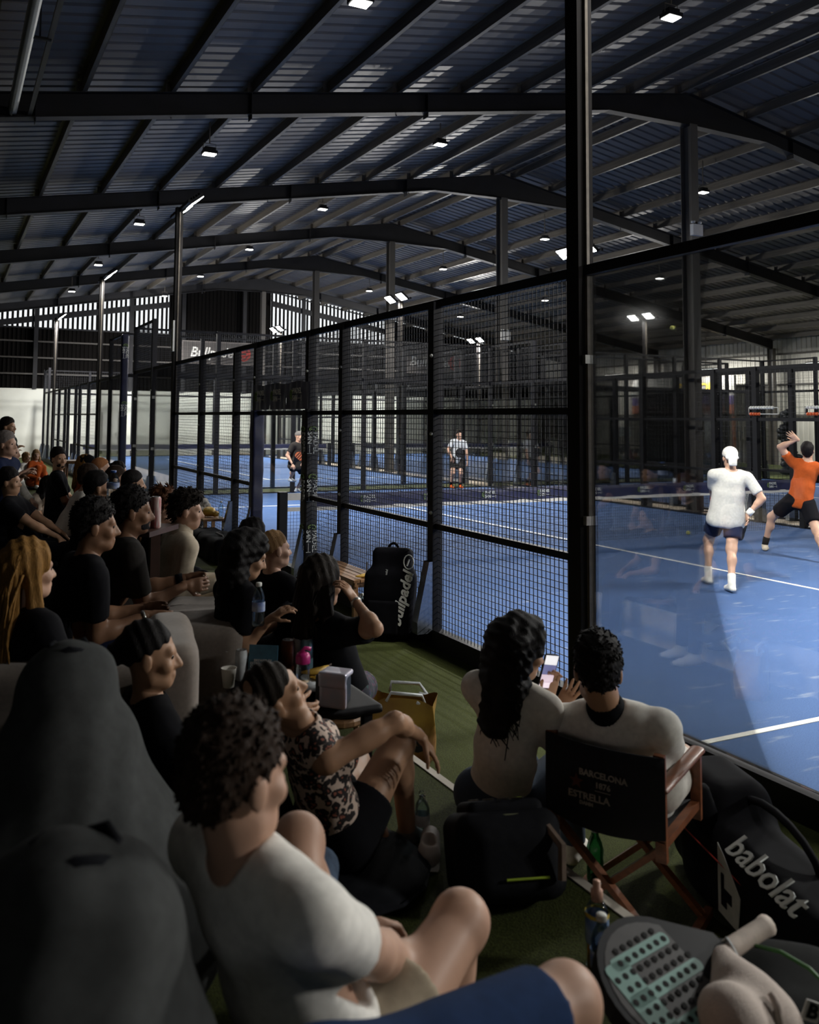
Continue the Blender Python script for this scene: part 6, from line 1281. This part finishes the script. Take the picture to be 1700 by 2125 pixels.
for tx, x, z, sz, sp in (('BARCELONA', .02, zb-.085, .032, 1.0), ('1876', .02, zb-.122, .030, 1.0), ('ESTRELLA', -.035, zb-.172, .036, 1.05), ('DAMM', -.045, zb-.198, .018, 1.0)): lettering(tx, sz, TXT, CT(x, z), t, bold=.0008, sx=sp)
b = MB(); b.prism([(.03*(1 if k % 2 == 0 else .42)*sin(k*pi/5), .03*(1 if k % 2 == 0 else .42)*cos(k*pi/5)) for k in range(10)][::-1], CT(-.085, zb-.125), .002); b.build('star_print', TXR, t); b = MB(); b.prism([(-.03, -.0012), (.03, -.0012), (.03, .0012), (-.03, .0012)], CT(.02, zb-.142), .001); b.build('underline_print', TXT, t)
# ---- black cover on his lap
t = thing('racket_cover', 'black racket cover with a white mark between the chair arm and the court', 'cover', tuple(at(1440, 1690, 3.6))); q = at(1440, 1640, 3.62); S = SDF(); S.cap(q, at(1475, 1720, 3.58), .085, .07, .03, side=_cr, flat=.4); sdf_obj('cover_body', S, .011, MATS['bag_black'], t, disp=wrinkle(.003, 30)); M = Matrix.Translation(at(1432, 1612, 3.55)) @ frame((0, 0, 0), _cr, (0, 0, 1), -_cf).to_3x3().to_4x4(); lettering('S', .045, WHT, M, t)
# ---- phone
q = Vector(at(1139, 1394, 3.68)); r_, u_ = Vector(_rt), Vector(_up); a_ = radians(-14); px_, py_ = r_*cos(a_)+u_*sin(a_), -r_*sin(a_)+u_*cos(a_); nz_ = -Vector(_fw); px_ = (px_*.9+Vector(_fw)*.43).normalized(); nz_ = px_.cross(py_)
t = thing('phone', 'smartphone with a glowing screen in the curly haired woman\'s hand', 'phone', tuple(q)); M = frame(q, px_, py_, nz_)
b = MB(); b.prism(rrect(.074, .150, .012), M @ Matrix.Translation((0, 0, -.008)), .008); b.build('phone_body', BLACKM, t)
def scr(name, y0, y1, c, e): b = MB(); b.prism([(-.033, y0), (.033, y0), (.033, y1), (-.033, y1)], M, .0006); b.build(name, mat('screen_'+name, c, .3, emit=e), t)
scr('page_top', .030, .070, (.85, .85, .88), .75); scr('page_photo', -.012, .029, (.16, .17, .35), .6); scr('page_text', -.045, -.013, (.75, .60, .70), .7); scr('page_foot', -.070, -.046, (.85, .72, .80), .75)
# ---- black backpack with cords
c0 = np.array([-2.14, -8.18, ZD]); RB = np.array(Matrix.Rotation(-YAW+.15, 3, 'Z') @ Matrix.Rotation(radians(-24), 3, 'X')); LB_ = lambda x, y, z: c0+RB @ np.array([x, y, z])
t = thing('backpack', 'black backpack laced with elastic cord and a lime tab on the deck', 'backpack', tuple(c0)); BP = mat('backpack_black', (.007, .0075, .010), .75, spec=.12, var=.25, scale=25, bump=.1)
S = SDF(); S.box(LB_(0, 0, .14), (.13, .09, .08), .06, .03, RB); S.box(LB_(0, -.11, .12), (.10, .02, .06), .045, .04, RB); S.plane(c0, (0, 0, -1), 'i', .01); sdf_obj('pack_body', S, .011, BP, t, disp=wrinkle(.005, 22))
S = SDF(); S.box(LB_(0, -.01, .275), (.115, .075, .012), .025, .02, RB); sdf_obj('lid', S, .010, BP, t)
CORD = mat('grey_cord', (.10, .095, .085), .6, var=.2)
for k in range(4): x = -.095+.055*k; MB().tube([tuple(LB_(x+.01*sin(q*3), -.03+.10*q-.06, .315)) for q in np.linspace(-.3, 1.2, 8)], .0028, 5).build('cord', CORD, t)
MB().tube([tuple(LB_(.14*cos(a), -.02+(.11*sin(a)), .262)) for a in np.linspace(0, 2*pi, 20)[:-1]], .004, 5, closed=True).build('zip', mat('zip_olive', (.10, .11, .05), .5, var=.2), t)
LM = mat('lime_tab', (.30, .42, .02), .5, var=.1); MB().box(LB_(.085, .02, .316), (.018, .045, .006), Matrix(RB.tolist())).build('pull_tab', LM, t); MB().tube([tuple(LB_(x, -.185, .07)) for x in np.linspace(-.05, .10, 5)], .005, 5).build('lime_piping', LM, t); MB().tube([tuple(LB_(.12, -.12, .24)), tuple(LB_(.15, -.21, .16)), tuple(LB_(.14, -.19, .06))], .016, 6).build('strap', mat('strap_tan', (.16, .11, .08), .7, var=.2), t)
# shoes left beside her and small bottle
for k, (px2, py2, lb) in enumerate(((892, 1778, 'pale trainer lying on the deck left of the black backpack'),)):
    q = pz(px2, py2, ZD); t = thing('trainer', lb, 'shoe', tuple(q), group='loose trainers'); S = SDF(); d2 = np.array([.5, .8, 0])*.09; S.cap(q+[0, 0, .045]-d2, q+[0, 0, .04]+d2, .042, .036, .02); S.cap(q-d2+[0, 0, .05], q-d2*.6+[0, 0, .085], .036, .032, .02); S.plane(q, (0, 0, -1), 'i', .004); S.ell(q-d2*.8+[0, 0, .11], (.026, .03, .045), .01, op='d'); sdf_obj('upper', S, .008, mat('trainer_pale', (.32, .28, .25), .7, var=.2), t); MB().tube([tuple(q-d2*1.3+[0, 0, .012]), tuple(q+d2*1.3+[0, 0, .012])], [.040, .036], 8).build('sole', WHT, t)
bottle('small clear bottle standing by the trainer left of the black backpack', pz(876, 1745, ZD), .19, .030, CLEAR, LWHITE)
# ---- bottles bottom right
c0 = pz(1240, 2012, ZD); t = thing('sports_drink', 'orange sports drink with a blue label and a pale sports cap', 'bottle', tuple(c0), group='drinks'); MB().lathe([(.030, 0), (.034, .01), (.034, .06), (.030, .10), (.034, .14), (.034, .17), (.030, .19), (.018, .205)], tuple(c0), 18).build('bottle_body', glassmat('sports_clear', (.85, .92, .97), .1, .05), t, smooth=True)
MB().lathe([(.0, .004), (.029, .006), (.030, .085), (0, .09)], tuple(c0), 16).build('orange_drink', mat('orange_drink', (.62, .28, .02), .3, var=.1), t, smooth=True); MB().lathe([(.0355, .085), (.0355, .165)], tuple(c0), 18, caps=False).build('wrap_label', mat('wrap_blue', (.04, .12, .36), .4, col2=(.35, .45, .55), scale=18), t, smooth=True); MB().lathe([(.0362, .160), (.0362, .172)], tuple(c0), 18, caps=False).build('yellow_band', mat('band_yellow', (.6, .42, .05), .5, var=.1), t, smooth=True); MB().lathe([(.018, .205), (.019, .235), (.012, .24), (.012, .262), (0, .264)], tuple(c0), 14).build('sports_cap', mat('cap_peach', (.62, .36, .26), .45, var=.1), t, smooth=True)
bottle('clear water bottle in front of the orange sports drink', pz(1250, 2062, ZD), .225, .033, WHT, LBLUE)
bottle('clear water bottle with a white cap beside the padel racket', pz(1348, 2150, ZD), .30, .040, WHT, None)
bottle('green plastic bottle with water under the director\'s chair', pz(1236, 1850, ZT), .27, .036, LWHITE, None, GREENB)
# ---- long racket bag on the turf
BB = MATS['bag_black']; A0, A1_ = np.array([-.80, -7.75, ZT]), np.array([-1.22, -8.85, ZT]); dl = nrm(A1_-A0); dn_ = np.array([dl[1], -dl[0], 0]); dn_ = dn_ if dn_@(CAM-A0) > 0 else -dn_
cb = (A0+A1_)/2; RQ = np.stack([dl, -dn_, ZV], 1); LQ = lambda x, y, z: cb+RQ @ np.array([x, y, z])
t = thing('racket_bag', 'long black racket bag with big white lettering lying on the turf at the right', 'bag', tuple(cb), group='racket bags'); S = SDF(); S.box(LQ(.10, 0, .18), (.42, .07, .09), .09, .05, RQ); S.box(LQ(-.40, .02, .25), (.12, .06, .14), .09, .12, RQ); S.plane((0, 0, ZT), (0, 0, -1), 'i', .01); sdf_obj('bag_body', S, .014, BB, t, disp=wrinkle(.006, 16))
MT = frame(LQ(.22, -.130, .350), dl, nrm(ZV*.75+RQ[:, 1]*.66), nrm(np.cross(dl, nrm(ZV*.75+RQ[:, 1]*.66)))); lettering('babolat', .14, GREY_T, MT, t, shear=.35, bold=.001, ext=.003, sx=1.15)
b = MB(); b.prism([(-.05, -.10), (.10, -.10), (.12, .03), (.0, .13), (-.05, .16)], frame(LQ(.0, -.164, .17), dl, ZV, -RQ[:, 1]), .003); b.build('white_panel', mat('panel_silver', (.42, .42, .39), .6, var=.1), t); b = MB(); b.prism([(-.02, -.06), (.02, -.06), (.02, -.03), (.06, -.03), (.06, .01), (.0, .01), (.0, .06), (-.02, .06)], frame(LQ(.0, -.1675, .17), dl, ZV, -RQ[:, 1]), .003); b.build('panel_letter', BB, t)
MB().tube([tuple(LQ(x, -.165+.02*sin(x*3), .255-.04*x)) for x in np.linspace(-.40, .5, 12)], .003, 5).build('red_piping', RED, t); MB().tube([tuple(LQ(.3*cos(a), .05, .33+.13*sin(a))) for a in np.linspace(.2, pi-.2, 9)], .016, 6).build('carry_strap', BB, t, smooth=True)
# ---- near bag holding up the racket, with a letter B
c0 = np.array([-2.05, -9.06, ZD]); t = thing('racket_bag', 'dark bag with green piping and a white letter tag in the bottom right corner', 'bag', tuple(c0), group='racket bags'); RN = np.array(Matrix.Rotation(-YAW-.2, 3, 'Z')); S = SDF(); S.box(c0+[.10, .0, .10], (.16, .12, .03), .07, .05, RN); S.box(at(1700, 2090, 2.25)-[0, 0, .1], (.08, .14, .06), .08, .08, RN); S.plane(c0, (0, 0, -1), 'i', .01); sdf_obj('bag_body', S, .014, mat('bag_charcoal', (.012, .013, .013), .85, var=.2, spec=.1), t, disp=wrinkle(.006, 18))
q = at(1600, 1985, 2.22); MB().tube([tuple(at(1560, 1960, 2.3)), tuple(at(1620, 1975, 2.22)), tuple(at(1680, 2010, 2.15)), tuple(at(1720, 2050, 2.1))], .005, 5).build('green_piping', mat('piping_green', (.05, .16, .04), .6, var=.2), t)
M = Matrix.Translation(at(1685, 2098, 2.03)) @ frame((0, 0, 0), _rt*.9-_up*.3, _up*.9+_rt*.3, -_fw).to_3x3().to_4x4(); b = MB(); b.prism([(-.022, -.025), (.022, -.025), (.022, .025), (-.022, .025)], M, .003); b.build('letter_tag', mat('tag_grey', (.45, .45, .43), .6, var=.1), t); lettering('B', .05, BLACKM, M @ Matrix.Translation((0, 0, .0035)), t, bold=.002)
# ---- padel racket
tip, hnd = np.array(at(1282, 2118, 2.02)), np.array(at(1592, 1920, 2.36)); ax_ = nrm(hnd-tip); LR = np.linalg.norm(hnd-tip); nn = nrm(ZV*.86-_fw*.45); nn = nrm(nn-ax_*(nn@ax_)); sd = np.cross(nn, ax_)
k_ = LR/.455; MR = Matrix.Translation(tip) @ frame((0, 0, 0), ax_, np.cross(nn, ax_), nn).to_3x3().to_4x4() @ Matrix.Scale(k_, 4)
t = thing('padel_racket', 'black padel racket with mint stripes and a white grip lying face up', 'racket', tuple(tip)); RKD = mat('racket_grey', (.045, .042, .042), .45, var=.15); MINT = mat('racket_mint', (.20, .36, .32), .5, var=.08)
out = [(.132-.132*cos(a), .130*sin(a)) for a in np.linspace(-2.35, 2.35, 26)]+[(.305, .030), (.305, -.030)]
b = MB(); b.prism(out, MR @ Matrix.Translation((0, 0, -.019)), .038); b.build('racket_head', BLACKM, t)
inn = [(.132-.118*cos(a), .116*sin(a)) for a in np.linspace(-2.3, 2.3, 24)]; b = MB(); b.prism(inn, MR @ Matrix.Translation((0, 0, .0192)), .0006); b.build('racket_face', RKD, t)
def stripe(x0, x1, y0, y1): b = MB(); b.prism([(x+(x1+x0)/2, y+(y0+y1)/2) for x, y in rrect(x1-x0, y1-y0, min(.011, (y1-y0)/2-.0001))], MR @ Matrix.Translation((0, 0, .0200)), .0006); b.build('mint_stripe', MINT, t)
stripe(.050, .205, .052, .076); stripe(.030, .225, -.012, .012); stripe(.050, .205, -.076, -.052); stripe(.030, .085, -.070, .070)
hole = MB().lathe([(.0058, 0), (.0058, .0006), (0, .0008)], n=10).mesh('hole', mat('hole_black', (.002, .002, .002), .9, var=.1))
for i in range(9):
    for j in range(9):
        x, y = .040+.0205*i+(.010 if j % 2 else 0), -.084+.021*j
        if ((x-.132)/.105)**2+(y/.100)**2 < 1:
            o = link('hole', hole, t); o.matrix_basis = Matrix.Translation(-t.location) @ MR @ Matrix.Translation((x, y, .0207))
b = MB(); b.tube([tuple(MR @ Vector((x, 0, 0))) for x in (.30, .33, .44, .455)], [.017*k_, .0185*k_, .0185*k_, .0205*k_], 12); b.build('grip', mat('grip_white', (.50, .42, .36), .7, var=.12, scale=40), t, smooth=True); b = MB(); b.tube([tuple(MR @ Vector((x, 0, 0))) for x in (.292, .302)], .0205*k_, 12); b.build('grip_ring', BLACKM, t)
lettering('bullpadel', .016*k_, mat('copper_print', (.28, .13, .07), .5, var=.1), MR @ Matrix.Translation((.07, -.095, .0205)) @ Matrix.Scale(1/k_, 4), t)
# ---- towel and tumbler
q = at(1560, 2075, 2.06); t = thing('towel', 'crumpled white towel beside the padel racket', 'towel', tuple(q)); S = SDF(); S.ell(q-[0, 0, .03], (.085, .10, .085), .05); S.ell(at(1520, 2115, 1.98), (.07, .08, .07), .05); S.ell(at(1600, 2110, 2.04)-[0, 0, .03], (.06, .08, .07), .05); S.cap(at(1530, 2040, 2.1), at(1500, 1985, 2.2), .05, .03, .04); sdf_obj('cloth', S, .010, mat('towel_white', (.55, .47, .42), .95, var=.06, scale=60, bump=.3, bscale=250), t, disp=wrinkle(.016, 42, (.8, .5, .7)), it=1); MB().tube([tuple(at(1600, 2060, 2.0)), tuple(at(1615, 2090, 1.98)), tuple(at(1618, 2125, 1.97))], .010, 6).build('hem', MATS['towel_white'], t, smooth=True)
q = at(1452, 2015, 2.22); t = thing('tumbler', 'clear plastic tumbler lying behind the padel racket', 'cup', tuple(q), group='drinks'); MB().lathe([(.030, 0), (.038, .10), (.040, .103), (.036, .10), (.028, .006), (0, .006)], tuple(q), 18, axis=_cr*.8+ZV*.35).build('cup_wall', CLEAR, t, smooth=True); MB().tube([tuple(q+nrm(_cr*.8+ZV*.35)*.10+.039*(cos(a)*nrm(np.cross(_cr*.8+ZV*.35, ZV))+sin(a)*nrm(np.cross(_cr*.8+ZV*.35, np.cross(_cr*.8+ZV*.35, ZV))))) for a in np.linspace(0, 2*pi, 16)[:-1]], .003, 5, closed=True).build('rim', LWHITE, t)
# ---- denim jacket bundled on the foreground man's lap
t = thing('denim_jacket', 'blue denim jacket bundled between the foreground man\'s legs', 'jacket', tuple(at(650, 2080, 1.85))); S = SDF(); S.ell(at(640, 2060, 1.9), (.09, .09, .10), .05); S.ell(at(690, 2110, 1.85), (.10, .08, .09), .05); S.cap(at(620, 2030, 1.95), at(665, 1800, 2.5), .06, .055, .06); sdf_obj('fabric', S, .012, mat('denim_blue', (.045, .08, .14), .85, var=.25, scale=30, bump=.3, bscale=200), t, disp=wrinkle(.014, 40)); S = SDF(); S.cap(at(735, 2030, 1.8), at(770, 2090, 1.78), .035, .03, .02); sdf_obj('sleeve', S, .010, MATS['denim_blue'], t, disp=wrinkle(.01, 40))
